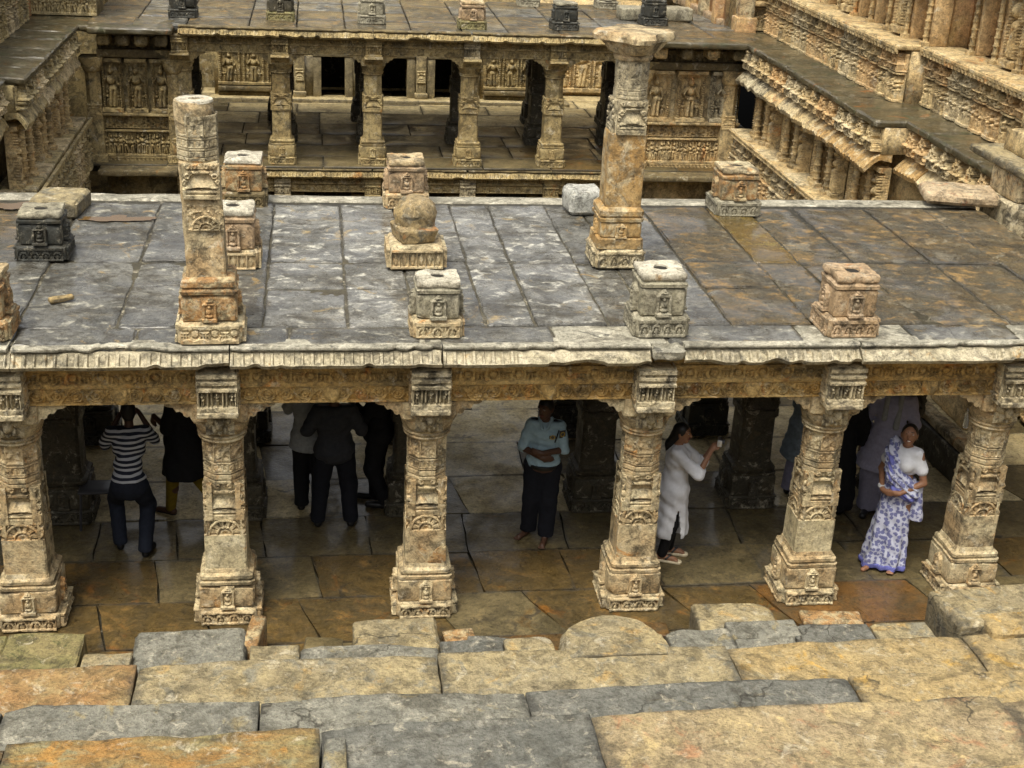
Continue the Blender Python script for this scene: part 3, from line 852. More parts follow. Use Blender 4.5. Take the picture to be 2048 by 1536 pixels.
def front_column(i, label, seed, tint=None, light=True):
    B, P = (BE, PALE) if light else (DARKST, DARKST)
    if tint: B = tint
    c = thing('carved_column', label, 'column', (XC[i], RY[0], 0), random.Random(seed).uniform(-.012, .012), 'carved columns of the front colonnade')
    rg = random.Random(seed)
    V, F = rough_box(.56, .56, .17, .05, .02, .006, seed, .8); part('plinth', (V, F), B, c)
    V, F = rough_box(.53, .53, .25, .05, .018, .006, seed + 1, .9); part('base_block', (V, F), B, c, (0, 0, .17))
    part('base_moulding', loft(dense([(.42, .23, 'sq'), (.425, .262, 'sq'), (.455, .265, 'sq'), (.46, .235, 'sq'), (.48, .232, 'sq'), (.485, .252, 'sq'), (.515, .252, 'sq'), (.535, .215, 'sq'), (.55, .212, 'sq'), (.575, .205, 'sq')]), 56, .012, seed), B, c)
    part('shaft', loft(dense([(.55, .200, 'sq'), (.935, .197, 'sq'), (.937, .14, 'sq'), (1.485, .14, 'sq'), (1.487, .150, 'oct'), (1.915, .150, 'oct'), (1.93, .19, 'round'), (1.98, .19, 'round')], .035), 72, .006, seed + 3), B if seed % 3 else PALEB, c)
    part('neck_ring', loft(dense([(1.915, .19, 'round'), (1.92, .215, 'round'), (1.935, .225, 'round'), (1.95, .215, 'round'), (1.955, .222, 'round'), (1.975, .232, 'round'), (1.99, .2, 'round')]), 56, .004, seed + 4), B, c)
    part('capital', loft(dense([(1.98, .205, 'round'), (2.03, .24, 'round'), (2.10, .262, 'round'), (2.12, .25, 'round'), (2.16, .25, 'sq'), (2.328, .25, 'sq')], .03), 56, .008, seed + 5), B, c)
    for k in range(4):
        if k == 1: continue
        if i == 0 and k == 3: pass
        link('bracket', cached(('br', light, tint), lambda: bracket_vf(1), 'bracket', B, 30), c, (0, 0, 0), (0, -math.pi / 2, math.pi, math.pi / 2)[k])
    # front face: leaf mask, plate, shrine block that carries the beam ends
    def mask(U, V):
        w, h = .26, .24
        y = V / h
        d = mx(ell(U, V, w / 2, h * .55, w * .2, h * .34), .8 * ell(U, V, w * .2, h * .68, w * .15, h * .2), .8 * ell(U, V, w * .8, h * .68, w * .15, h * .2), .6 * ell(U, V, w * .32, h * .25, w * .1, h * .2), .6 * ell(U, V, w * .68, h * .25, w * .1, h * .2), .5 * ell(U, V, w * .5, h * .12, w * .1, h * .12))
        return d + .12 * n2(U, V, 36, seed)
    part('leaf_mask', relief(.26, .24, mask, .11, .011), P if light else B, c, (-.13, -.245, 2.03))
    V, F = rough_box(.37, .22, .06, .04, .012, .006, seed + 6, 1.0); part('plate', (V, F), P if light else B, c, (0, -.335, 2.275))
    V, F = rough_box(.34, .18, .36, .05, .012, .006, seed + 7, .8); part('shrine_block', (V, F), B, c, (0, -.265, 2.335))
    part('shrine_relief', relief(.36, .36, shrine(.36, .36, seed), .085, .0075), P if light else B, c, (-.18, -.353, 2.335))
    me = cached(('shs', light, tint), lambda: relief(.17, .36, shrine(.17, .36, 4), .03, .012), 'shrine_relief', B)
    link('shrine_relief', me, c, (-.168, -.18, 2.335), -math.pi / 2); link('shrine_relief', me, c, (.168, -.35, 2.335), math.pi / 2)
    faces3(c, 'lotus_band', cached(('lo', light, tint, seed % 2), lambda: relief(.50, .135, lotus(.50, .135, seed), .055, .0075), 'lotus_band', B), .50, .015, .28)
    faces3(c, 'niche_relief', cached(('ni', light, tint, seed % 3), lambda: relief(.135, .23, niche(.135, .23, seed), .058, .0075), 'niche_relief', B), .125, .185, .265)
    faces3(c, 'vase_relief', cached(('va', light, tint, seed % 3), lambda: relief(.388, .385, vase(.388, .385, seed), .085, .0075), 'vase_relief', B), .388, 1.10, .110, ('f', 'l', 'r', 'b'))
    faces3(c, 'lotus_medallion', cached(('hl', light, tint, seed % 3), lambda: relief(.390, .165, halflotus(.390, .165, seed), .034, .0075, base=.02), 'lotus_medallion', B), .390, .936, .143, ('f', 'l', 'r', 'b'))
    me = cached(('oc', light, tint, seed % 3), lambda: relief(.153, .43, octbands(seed, .153, .43), .034, .0075, base=.012), 'band_relief', B)
    for a in range(-3, 5):
        an = a * math.pi / 4
        h_ = .149
        dx, dy = math.sin(an), -math.cos(an)
        tx, ty = math.cos(an), math.sin(an)
        link('band_relief', me, c, (dx * h_ - tx * .0765, dy * h_ - ty * .0765, 1.487), an)
    return c
front_labels = ['thick carved column cut by the left edge, left of the man in stripes',
    'carved front column between the woman in the black dress and the three dark-dressed men',
    'carved front column with an orange chipped patch low on its shaft, left of the guard',
    'carved front column just left of the woman in the white kurta',
    'leaning-looking carved front column between the woman in white and the woman in the sari',
    'carved front column at the far right, beside the woman in the sari']
cols = []
for i in range(6):
    cols.append(front_column(i, front_labels[i], 11 + i * 7))
V, F = prism([(-.10, -.02), (.03, -.03), (.075, .0), (.075, .15), (.05, .145), (.02, .16), (-.03, .12), (-.045, .10), (-.06, .06), (-.09, .03)], -.012, .02)
o = part('chipped_patch', (V, F), ORANGE, cols[2], (.125, -.196, .60)); o['label'] = 'orange patch where the stone has broken away'
# inner rows: simpler, shared meshes; their dark stone has roof shade in its colour
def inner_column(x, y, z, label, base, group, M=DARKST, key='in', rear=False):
    c = thing('carved_column', label, 'column', (x, y, z), 0, group)
    k = key
    link('plinth', cached((k, 1), lambda: rough_box(.56, .56, .17, .07, .02, .006, 3), 'plinth', base), c)
    link('base_block', cached((k, 2), lambda: rough_box(.53, .53, .25, .07, .02, .006, 4), 'base_block', base), c, (0, 0, .17))
    link('base_moulding', cached((k, 3), lambda: loft([(.42, .23, 'sq'), (.425, .262, 'sq'), (.455, .265, 'sq'), (.46, .235, 'sq'), (.485, .252, 'sq'), (.515, .252, 'sq'), (.535, .215, 'sq'), (.575, .205, 'sq')], 32, .01, 2), 'base_moulding', base), c)
    link('shaft', cached((k, 4), lambda: loft(dense([(.55, .198, 'sq'), (1.44, .190, 'sq'), (1.45, .188, 'oct'), (1.92, .186, 'oct'), (1.98, .19, 'round')], .12), 40, .005, 6), 'shaft', M), c)
    link('neck_ring', cached((k, 5), lambda: loft([(1.915, .19, 'round'), (1.93, .225, 'round'), (1.955, .22, 'round'), (1.975, .232, 'round'), (1.99, .2, 'round')], 32, .003, 1), 'neck_ring', M), c)
    link('capital', cached((k, 6), lambda: loft([(1.98, .205, 'round'), (2.10, .262, 'round'), (2.12, .25, 'sq'), (2.328, .25, 'sq')], 32, .008, 5), 'capital', M), c)
    for q in range(4):
        link('bracket', cached((k, 7), lambda: bracket_vf(1), 'bracket', M, 30), c, (0, 0, 0), q * math.pi / 2)
    faces3(c, 'lotus_band', cached((k, 8), lambda: relief(.50, .135, lotus(.50, .135, 3), .03, .012), 'lotus_band', base), .50, .015, .28)
    faces3(c, 'vase_relief', cached((k, 9), lambda: relief(.376, .35, vase(.376, .35, 3), .05, .013), 'vase_relief', M), .376, 1.15, .176)
    faces3(c, 'niche_relief', cached((k, 10), lambda: relief(.125, .215, niche(.125, .215, 3), .04, .012), 'niche_relief', base), .125, .185, .265)
    return c
GI = 'inner columns under the roof'
FARC = ['in the gap between the first and second front columns', 'close behind the second front column', 'hidden close behind the third front column', 'left behind the fourth front column, right of the guard',
        'behind the photographing woman, left of the fifth front column', 'behind the man in the lilac kurta']
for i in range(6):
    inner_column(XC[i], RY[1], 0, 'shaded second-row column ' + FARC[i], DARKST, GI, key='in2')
BK = ['behind the striped-shirt man, at the left', 'right of the second front column', 'behind the dark-dressed men', 'near the back, behind the guard', 'near the back, right of the photographing woman', 'at the back, behind the fifth front column']
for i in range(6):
    inner_column(XC[i], RY[2], 0, 'black third-row column ' + BK[i], BLACK, GI, M=BLACK, key='in3')  # base and shaft both in the black stone

# ================================================================== NEAR PAVILION (roof, beams, eaves)
pav = thing('stone_pavilion', 'flat-roofed open pavilion of carved beams and wet grey roof slabs', 'pavilion')
XB = [-5.75] + XC + [7.5]
for r in range(3):
    for k in range(len(XB) - 1):
        a, b = XB[k], XB[k + 1]
        y0 = RY[r] - .20
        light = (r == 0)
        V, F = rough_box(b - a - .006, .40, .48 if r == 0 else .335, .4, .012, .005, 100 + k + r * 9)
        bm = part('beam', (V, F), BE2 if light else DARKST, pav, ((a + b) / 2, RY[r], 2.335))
        if light:
            a2, b2 = a + (.178 if k else .0), b - (.178 if k < 6 else 0)
            w = b2 - a2
            part('scroll_relief', relief(w, .165, scroll(w, .165, k), .040, .0085), BE2, bm, (a2 - (a + b) / 2, -.198, .0))
            part('dash_relief', relief(w, .17, dashes(w, .17, k), .030, .0085, base=-.0 + .004), BE2, bm, (a2 - (a + b) / 2, -.212 + .012, .168))
            def lug(U, V):
                return mx(ell(U, V, .09, .06, .05, .09), .8 * ell(U, V, .05, .08, .03, .07), .8 * ell(U, V, .13, .08, .03, .07))
            part('lotus_boss', relief(.18, .15, lug, .05, .012), BE2, bm, (w * .04 - .09, -.222, .01))
for k in range(len(XC)):
    for r in range(2):
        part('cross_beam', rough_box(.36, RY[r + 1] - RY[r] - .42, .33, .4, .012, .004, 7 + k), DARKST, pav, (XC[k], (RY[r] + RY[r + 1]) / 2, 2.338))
part('ceiling', box(-5.75, 7.4, .10, 4.78, 2.675, 2.80), DARKST, pav, ang=None)  # solid slab added under the roof to block light at the joints
part('rear_edge', rough_box(13.15, .28, .16, .2, .02, .012, 5), EDGE, pav, (.825, 4.68, 2.80))
part('roof_bed', box(-5.65, 7.35, .0, 4.6, 2.82, 2.945), DARKST, pav, ang=None)
# roof slabs
XJ = [-5.7, -4.75, -3.72, -2.83, -2.30, -1.53, -.75, -.12, .55, 1.02, 1.72, 2.15, 2.93, 3.75, 4.25, 4.88, 5.8, 6.6, 7.4]
def slab(x0, x1, y0, y1, m, seed, skew=0.0):
    w, d = x1 - x0 - .022, y1 - y0 - .022
    V, F = rough_box(w, d, .15, .06, .013, .012, seed, 1.3, 2.2)
    V[:, 0] += V[:, 1] * skew
    V[:, 0] += np.sign(V[:, 0]) * (np.abs(V[:, 0]) > w * .46) * .022 * fbm(V * 4 + seed, seed, 3)
    V[:, 1] += np.sign(V[:, 1]) * (np.abs(V[:, 1]) > d * .47) * .020 * fbm(V * 4 + seed + 9, seed, 3)
    part('roof_slab', (V, F), m, pav, ((x0 + x1) / 2, (y0 + y1) / 2, 2.82 + random.Random(seed).uniform(-.018, .008)))
for k in range(len(XJ) - 1):
    x0, x1 = XJ[k], XJ[k + 1]
    xm = (x0 + x1) / 2
    rg = random.Random(k * 3 + 1)
    sp = [.36, 1.42, 2.25, 4.42] if k in (5, 6, 12) else [.36, 2.25 + rg.uniform(-.03, .03), 4.42] if k != 9 else [.36, 2.2, 3.3, 4.42]
    for q in range(len(sp) - 1):
        ym = (sp[q] + sp[q + 1]) / 2
        if xm > 2.6: m = ROOFB if rg.random() < .9 else ROOFA
        elif xm < -2.9: m = rg.choice([ROOFA, ROOFA, ROOFB])
        else: m = ROOFW if (k in (5, 6, 8, 9) and q == 0) or (k in (5, 7, 8, 9, 6) and q > 0) else ROOFA
        if k == 13 and q > 0: m = PONDED
        slab(x0, x1, sp[q], sp[q + 1], m, 300 + k * 7 + q, 0)
xe = -5.7
k = 0
while xe < 7.4:
    w = rng.uniform(.8, 1.5)
    V, F = rough_box(w - .02, .42, .15, .06, .02, .010, 800 + k, .9)
    part('edge_slab', (V, F), rng.choice([ROOFA, EDGE, ROOFA]), pav, (xe + w / 2, .14, 2.815))
    xe += w; k += 1
# eaves: lip moulding over a ribbed, broken drip course
def eave(x0, x1, seed, mm=EAVE, lip=EDGE, parent=None, loc=(0, 0, 0), rz=0.0, sc=1.0, res=.0115, broke=1.0, per=.088):
    w = x1 - x0
    rg = random.Random(seed)
    xs = np.linspace(0, w, max(8, int(w / res)))
    nb = .5 * fbm(np.stack([xs * 1.7 + seed * 9.1, xs * 0, xs * 0], 1), seed, 3) + .35 * vnoise(np.stack([xs * 9 + seed, xs * 0, xs * 0], 1), seed + 3)
    plainz = fbm(np.stack([xs * .9 + seed * 4.7, xs * 0 + 3, xs * 0], 1), seed + 8, 2)
    rib = np.where((xs / per) % 1 < .34, 0., 1.) * np.where(plainz > .40, .12, 1)
    T = np.linspace(0, 1, 9)
    rows = []
    for i in range(len(xs)):
        reach = 1 - broke * max(0, -nb[i] - .08) * .75 + max(0, nb[i]) * .08 * broke
        y = -.12 - .115 * (T * reach) ** .9
        z = .160 - .085 * (T * reach) ** 1.2
        dd = .045 * rib[i] * np.sin(np.pi * np.clip(T * 1.12, 0, 1)) ** .5
        top = np.stack([y - 0, z - dd], 1)
        bot = np.stack([y[::-1] + .03, z[::-1] - .04], 1)
        rows.append(np.concatenate([[[.02, .160]], top, bot, [[.02, .07]]]) * sc)
    rr = iter(rows)
    e = part('eave_slab', sweep(xs, lambda x: next(rr)), mm, parent, loc, rz)
    l = .5 * vnoise(np.stack([xs * 2.1 + seed * 3, xs * 0 + 5, xs * 0], 1), seed + 5) + .5 * vnoise(np.stack([xs * 11, xs * 0 + 5, xs * 0], 1), seed + 6)
    xl = xs[::3]
    ll = iter(l[::3])
    def pr(x):
        q = next(ll)
        a = .10 * max(0, -q - .15) * broke
        return np.array([[.06, .166], [.06, .215], [-.13 + a, .218], [-.150 + a, .210], [-.152 + a, .196], [-.140 + a, .191], [-.143 + a, .182], [-.128 + a, .172], [-.06, .166]]) * sc
    part('lip_moulding', sweep(xl, pr), lip, parent, loc, rz)
EX = [-5.75, -3.66, -1.80, .09, 2.02, 2.33, 4.05, 5.75, 7.4]
for k in range(len(EX) - 1):
    if k == 4:
        V, F = rough_box(.31, .34, .13, .04, .03, .035, 91, 1.2, 5, 4); part('eave_slab', (V, F), EDGE, pav, (2.175, -.04, 2.815)); continue
    eave(EX[k] + .006, EX[k + 1] - .006, 40 + k, parent=pav, loc=(EX[k] + .006, 0, 2.745))

# ================================================================== STUB COLUMNS on the roof
SOCK = plain('socket_dirt_shade', (.02, .017, .012), .9)  # near-black: dirt, plus the shade of the hole put into the colour
def stub(x, y, label, mp, mb, mc, seed, w=.50, rz=0.0, tall=1.0, hole=True, loc=None, pattern='lotus', group='broken column stubs on the near roof', z0=2.965, hi=True):
    s = thing('column_stub', label, 'column stub', (x, y, z0), rz, group)
    res = .009 if hi else .016
    sg = .05 if hi else .09
    ph = .185 * tall
    part('plinth', rough_box(w, w, ph, sg, .018, .007, seed, .9), mp, s)
    pw = w - .06
    fn = lotus(pw, ph - .04, seed) if pattern == 'lotus' else diamonds(pw, ph - .04, seed)
    me = mesh('lotus_band', relief(pw, ph - .03, fn, .026, res), mp)
    faces3(s, 'lotus_band', me, pw, .012, w / 2)
    bw = w * .84
    part('block', rough_box(bw, bw, .26 * tall, sg, .016, .008, seed + 1, .9), mb, s, (0, 0, ph))
    me = mesh('niche_relief', relief(.15, .24 * tall, niche(.15, .24 * tall, seed), .065, res * .9), mb)
    faces3(s, 'niche_relief', me, .15, ph + .015, bw / 2)
    part('moulding', loft(dense([(ph + .26 * tall, bw * .46, 'sq'), (ph + .27 * tall, bw * .53, 'sq'), (ph + .30 * tall, bw * .535, 'sq'), (ph + .315 * tall, bw * .47, 'sq'), (ph + .335 * tall, bw * .46, 'sq')]), 44, .012, seed), mb, s)
    th = .060 * tall
    hw = bw * .50
    L = [(0, hw * .97, 'sq'), (.008, hw, 'sq'), (th * .5, hw * 1.01, 'sq'), (th - .006, hw * .995, 'sq'), (th, hw * .975, 'sq'), (th + .001, hw * .7, 'sq'), (th + .001, hw * .45, 'round')]
    L += [(th, .068, 'round'), (th - .02, .064, 'round'), (th - .05, .06, 'round')] if hole else [(th + .002, .05, 'round')]
    V, F = loft(L, 72, .022, seed + 2)
    V[:, 2] += np.where(V[:, 2] > th * .6, .010 * fbm(V * 9 + seed, seed, 3), .006 * fbm(V * 9 + seed, seed, 2))
    cut = fbm(np.stack([V[:, 0] * 6, V[:, 1] * 6, 0 * V[:, 0] + seed], 1), seed, 2)
    rim_ = np.maximum(np.abs(V[:, 0]), np.abs(V[:, 1])) > hw * .85
    V[:, 2] -= np.where(rim_ & (V[:, 2] > th * .4), np.clip(cut, 0, 1) * th * .8, 0)
    if hole: part('socket', loft([(th - .05, .062, 'round'), (th - .012, .066, 'round')], 24, 0), SOCK, s, (0, 0, ph + .33 * tall))
    part('cap', (V, F), mc, s, (0, 0, ph + .33 * tall), rng.uniform(-.03, .03))
    return s
stub(-3.95, .27, 'orange column stub cut by the left edge above the front eave', ORANGE, ORANGE, BE, 201)
stub(.06, .27, 'grey-brown front-row column stub on a tan plinth, next to the tall broken column', BE, GREY, WHITE, 203, w=.46, tall=.93)
stub(2.15, .28, 'pale grey column stub with a deep socket hole, above the fourth front column', GREY, GREY, WHITE, 205, tall=1.06)
stub(4.01, .25, 'rosy beige column stub with a thin cap, front row at the right', ROSE, ROSE, ROSE, 207, tall=1.04)
stub(-3.81, 2.48, 'dark grey column stub at the left, with niches and no lotus plinth', BLACK, BLACK, GREY, 209, tall=.86)
stub(-1.87, 2.22, 'reddish column stub half hidden behind the tall broken column', BE, ROSE, WHITE, 211, tall=1.08, pattern='diamonds')
stub(-1.87, 4.47, 'brown-orange column stub with a pale top behind the tall broken column, at the back edge', FARD, ORANGE, WHITE, 213, tall=1.0)
stub(.03, 4.47, 'brown column stub at the back edge behind the worn dome-shaped stone', BE, ROSE, BE, 215, tall=1.0)
stub(4.06, 4.28, 'orange chipped column stub on a grey plinth at the back right of the roof', GREY, ORANGE, BE, 217, w=.54, tall=1.0)
# stub with a boulder
bs = thing('carved_plinth', 'low carved plinth with a row of diamonds under the worn dome-shaped stone', 'plinth', (0.0, 2.24, 2.965))
part('block', rough_box(.56, .56, .25, .05, .02, .008, 221, .9), BE, bs)
me = mesh('diamond_band', relief(.53, .19, diamonds(.53, .19, 2), .035, .008), BE)
faces3(bs, 'diamond_band', me, .53, .03, .28)
V, F = loft(dense([(0, .16, 'sq'), (.02, .185, 'sq'), (.15, .205, 'sq'), (.165, .190, 'sq'), (.18, .20, 'round'), (.30, .225, 'round'), (.40, .19, 'round'), (.45, .14, 'round'), (.465, .05, 'round')], .03), 56, .03, 7)
V += .012 * np.stack([fbm(V * 9 + q * 31, q, 3) for q in range(3)], 1)
loose('boulder', 'worn tan dome-shaped stone resting on the diamond-carved plinth', 'boulder', (V, F), stone('boulder_stone', (.42, .32, .17), (.30, .235, .14), (.22, .20, .15), .53, (.45, .25, .12), .60, sc=1.6), (-.01, 2.26, 3.212), .2)
loose('stone_block', 'white-topped rough block lying left of the tall amber column', 'stone block', rough_box(.44, .42, .30, .05, .05, .02, 223, .9), stone('white_rough', (.56, .55, .50), (.40, .40, .36), (.10, .10, .095), .57, sc=2.2), (2.16, 4.18, 2.965), .1)
loose('stone_block', 'flat tan slab lying near the left wall at the back of the roof', 'stone block', rough_box(.55, .62, .19, .05, .03, .014, 224, .9), STA, (-3.92, 4.05, 2.965), -.12)
loose('stone_chip', 'small thin yellowish chip of stone on the roof at the left', 'stone chip', rough_box(.24, .07, .05, .04, .015, .01, 225, .9), STY, (-3.42, 1.05, 2.968), .55)

# tall broken columns
tl = thing('broken_column', 'tall free-standing carved column with a sawn round top on the roof at the left', 'column', (-1.97, .20, 2.965), .02)
part('plinth', rough_box(.56, .56, .21, .05, .02, .008, 231, .9), BE, tl)
faces3(tl, 'lotus_band', mesh('lotus_band', relief(.5, .17, dashes(.5, .17, 3, .17), .025, .008), BE), .5, .02, .28)
part('block', rough_box(.48, .48, .26, .05, .018, .008, 232, .9), ORANGE, tl, (0, 0, .21))
faces3(tl, 'niche_relief', mesh('niche_relief', relief(.13, .22, niche(.13, .22, 8), .045, .008), ORANGE), .13, .225, .24)
part('moulding', loft(dense([(.47, .22, 'sq'), (.48, .245, 'sq'), (.51, .25, 'sq'), (.53, .22, 'sq'), (.545, .215, 'sq'), (.55, .235, 'sq'), (.60, .23, 'sq'), (.63, .19, 'sq')]), 48, .014, 9), ORANGE, tl)
part('shaft', loft(dense([(.60, .172, 'sq', 0, 0), (1.38, .166, 'sq', -.02, 0), (1.70, .162, 'sq', -.035, 0), (1.705, .165, 'round', -.035, 0), (2.20, .165, 'round', -.06, 0), (2.235, .155, 'round', -.062, 0)], .04), 56, .012, 14), BE, tl)
V, F = loft([(0, .155, 'round'), (.02, .150, 'round'), (.022, .05, 'round'), (-.05, .045, 'round')], 40, .01, 3)
part('sawn_top', (V, F), WHITE, tl, (-.062, 0, 2.225))
faces3(tl, 'lotus_medallion', mesh('lotus_medallion', relief(.30, .24, halflotus(.30, .24, 3), .024, .008), BE), .30, 1.08, .168, ('f',))
o = tl.children[-1]; o.location.x -= .015
o = part('vase_relief', relief(.31, .32, vase(.31, .32, 5), .06, .008), BE, tl, (-.18, -.150, 1.38)); 
for a in range(-2, 3):
    an = a * math.pi / 4
    link('band_relief', cached('tlb', lambda: relief(.128, .40, octbands(5, .128, .40), .020, .008), 'band_relief', PALE), tl, (-.052 + math.sin(an) * .157 - math.cos(an) * .064, -math.cos(an) * .157 - math.sin(an) * .064, 1.72), an)
tl.scale = (1, 1, .945)
tr = thing('broken_column', 'tall amber and pale free-standing column with a broken star-shaped capital on the roof', 'column', (2.16, 2.28, 2.965), 0)
part('plinth', rough_box(.52, .52, .21, .05, .02, .007, 241, .9), BE, tr)
faces3(tr, 'lotus_band', mesh('lotus_band', relief(.47, .16, lotus(.47, .16, 5), .03, .008), PALE), .47, .02, .26)
part('lower_moulding', loft(dense([(.21, .22, 'sq'), (.22, .25, 'sq'), (.32, .245, 'sq'), (.33, .23, 'sq')]), 48, .010, 4), AMBER, tr)
part('block', rough_box(.44, .44, .17, .05, .018, .006, 242, .9), AMBER, tr, (0, 0, .33))
faces3(tr, 'niche_relief', mesh('niche_relief', relief(.12, .16, niche(.12, .16, 8), .04, .008), AMBER), .12, .335, .22)
part('upper_moulding', loft(dense([(.50, .20, 'sq'), (.51, .235, 'sq'), (.545, .24, 'sq'), (.55, .215, 'sq'), (.57, .21, 'sq'), (.575, .235, 'sq'), (.625, .235, 'sq'), (.66, .20, 'sq')]), 48, .010, 5), AMBER, tr)
part('lower_shaft', rough_box(.385, .36, .80, .06, .014, .005, 243, .6), AMBER, tr, (.012, 0, .64))
part('upper_shaft', loft(dense([(0, .168, 'sq', .03, 0), (.34, .165, 'sq', .03, 0), (.345, .162, 'oct', .03, 0), (.74, .160, 'oct', .03, 0), (.76, .165, 'round', .03, 0)], .04), 56, .014, 24), PALE, tr, (0, 0, 1.43))
part('vase_relief', relief(.31, .34, vase(.31, .34, 6), .055, .008), PALE, tr, (-.125, -.152, 1.43))
o = part('vase_relief', relief(.30, .34, vase(.30, .34, 7), .05, .009), PALE, tr, (-.125, .15, 1.43), -math.pi / 2)
for a in range(-2, 3):
    an = a * math.pi / 4
    link('band_relief', cached('trb', lambda: relief(.124, .36, octbands(9, .124, .36), .016, .008), 'band_relief', PALE), tr, (.03 + math.sin(an) * .155 - math.cos(an) * .062, -math.cos(an) * .155 - math.sin(an) * .062, 1.79), an)
part('neck_ring', loft([(2.17, .17, 'round'), (2.18, .195, 'round'), (2.21, .205, 'round'), (2.225, .18, 'round')], 40, .004, 1), BE, tr, (.03, 0, 0))
part('capital', loft(dense([(2.22, .17, 'round'), (2.26, .22, 'star'), (2.36, .30, 'star'), (2.375, .36, 'star'), (2.42, .37, 'star'), (2.46, .345, 'star'), (2.465, .1, 'star')], .03), 80, .035, 8), BE, tr, (.03, 0, 0))
# puddles on the roof
PUD, nt, b = mat('rain_water')
b.inputs['Base Color'].default_value = (.30, .30, .28, 1); b.inputs['Roughness'].default_value = .04; b.inputs['Specular IOR Level'].default_value = .6
PUB, nt, b = mat('brown_rain_water')
b.inputs['Base Color'].default_value = (.13, .075, .026, 1); b.inputs['Roughness'].default_value = .10; b.inputs['Specular IOR Level'].default_value = .5
for k, (x, y, rx, ry, m) in enumerate(((-3.25, 3.72, .34, .10, PUB), (-4.45, 4.2, .34, .16, PUB))):
    t = np.linspace(0, 2 * np.pi, 48, endpoint=False)
    rr = 1 + .75 * fbm(np.stack([np.cos(t) * 2.2 + k * 7, np.sin(t) * 2.2, t * 0], 1), k, 3)
    if k == 3:
        rr = 1 / np.maximum(np.abs(np.cos(t)), np.abs(np.sin(t))) ** .8 * (.8 + .1 * rr)
    V = np.concatenate([[[0, 0, 0]], np.stack([np.cos(t) * rx * rr, np.sin(t) * ry * rr, 0 * t], 1)])
    kk = np.arange(48)
    F = [np.stack([0 * kk, kk + 1, (kk + 1) % 48 + 1], 1)]
    o = link('rain_puddle', mesh('rain_puddle', (V, F), m), None, (x, y, 2.981)); o['kind'] = 'structure'

# ================================================================== FAR HALL
FZ, FY = .10, 17.6
hall = thing('far_hall', 'pillared stone hall at the far side of the open shaft, with a flat wet roof', 'hall')
FX = [-3.78, -1.76, .16, 2.22, 4.06, 5.8]
for r in range(2):
    yy = FY + r * 2.05
    for k in range(5):
        a, b = FX[k], FX[k + 1]
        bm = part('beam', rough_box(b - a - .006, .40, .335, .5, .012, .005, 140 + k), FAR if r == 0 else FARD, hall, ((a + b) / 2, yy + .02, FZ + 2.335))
        if r == 0:
            w = b - a - .36
            part('scroll_relief', relief(w, .165, scroll(w, .165, k + 9), .028, .016), FAR, bm, (-w / 2, -.198, 0))
            part('dash_relief', relief(w, .16, dashes(w, .16, k + 4), .03, .016), FAR, bm, (-w / 2, -.200, .168))
            eave(a, b - .01, 70 + k, FAR, FARD, hall, (a, FY - .28, FZ + 2.66), 0, 1.0, .02, 1.3)
            eave(a, b - .01, 170 + k, FAR, FARD, hall, (a, FY - .28, FZ - .26), 0, 1.0, .02, .8)
            part('lower_beam', rough_box(b - a - .006, .40, .36, .5, .012, .005, 150 + k), FAR, hall, ((a + b) / 2, FY - .10, -.48))
            part('lower_relief', relief(w, .15, scroll(w, .15, k + 3), .028, .016), FAR, hall, ((a + b) / 2 - w / 2, FY - .298, -.46))
            part('lower_dash_relief', relief(w, .15, dashes(w, .15, k + 2), .03, .016), FAR, hall, ((a + b) / 2 - w / 2, FY - .298, -.29))
            part('lower_shrine', relief(.34, .40, shrine(.34, .40, k + 3), .05, .014, base=.12), PALE if k % 2 else FAR, hall, (a - .17, FY - .24, -.56))
for i in range(6):
    part('shrine_block', relief(.34, .36, shrine(.34, .36, i + 30), .055, .012, base=.14), FAR if i != 3 else PALE, hall, (FX[i] - .17, FY - .17, FZ + 2.335))
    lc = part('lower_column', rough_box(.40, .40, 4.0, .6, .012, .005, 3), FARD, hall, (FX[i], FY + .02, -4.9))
    part('capital', rough_box(.9, .36, .16, .3, .02, .008, 4), FAR, hall, (FX[i], FY, -.74))
part('ceiling', box(-5.7, 8.0, FY - .2, 22.25, FZ + 2.67, FZ + 2.74), FAR, hall, ang=None)
part('lower_wall', box(-5.4, 8.3, 19.0, 19.4, -4.9, -.31), DARKST, hall, ang=None)
xx = -5.6
k = 0
while xx < 8.0:
    w = rng.uniform(.8, 1.5)
    y0 = FY - .26
    for d in (1.15, 1.25, 1.2, 1.1):
        V, F = rough_box(w - .02, d - .02, .12, .16, .02, .012, 900 + k, .9)
        part('roof_slab', (V, F), rng.choice([ROOFA, ROOFB, ROOFB]), hall, (xx + w / 2, y0 + d / 2, FZ + 2.75 + rng.uniform(-.01, .006)))
        y0 += d; k += 1
    xx += w
part('rear_wall', box(-8, 11, 27.2, 27.8, -4.9, 5.0), FAR, hall, ang=None)
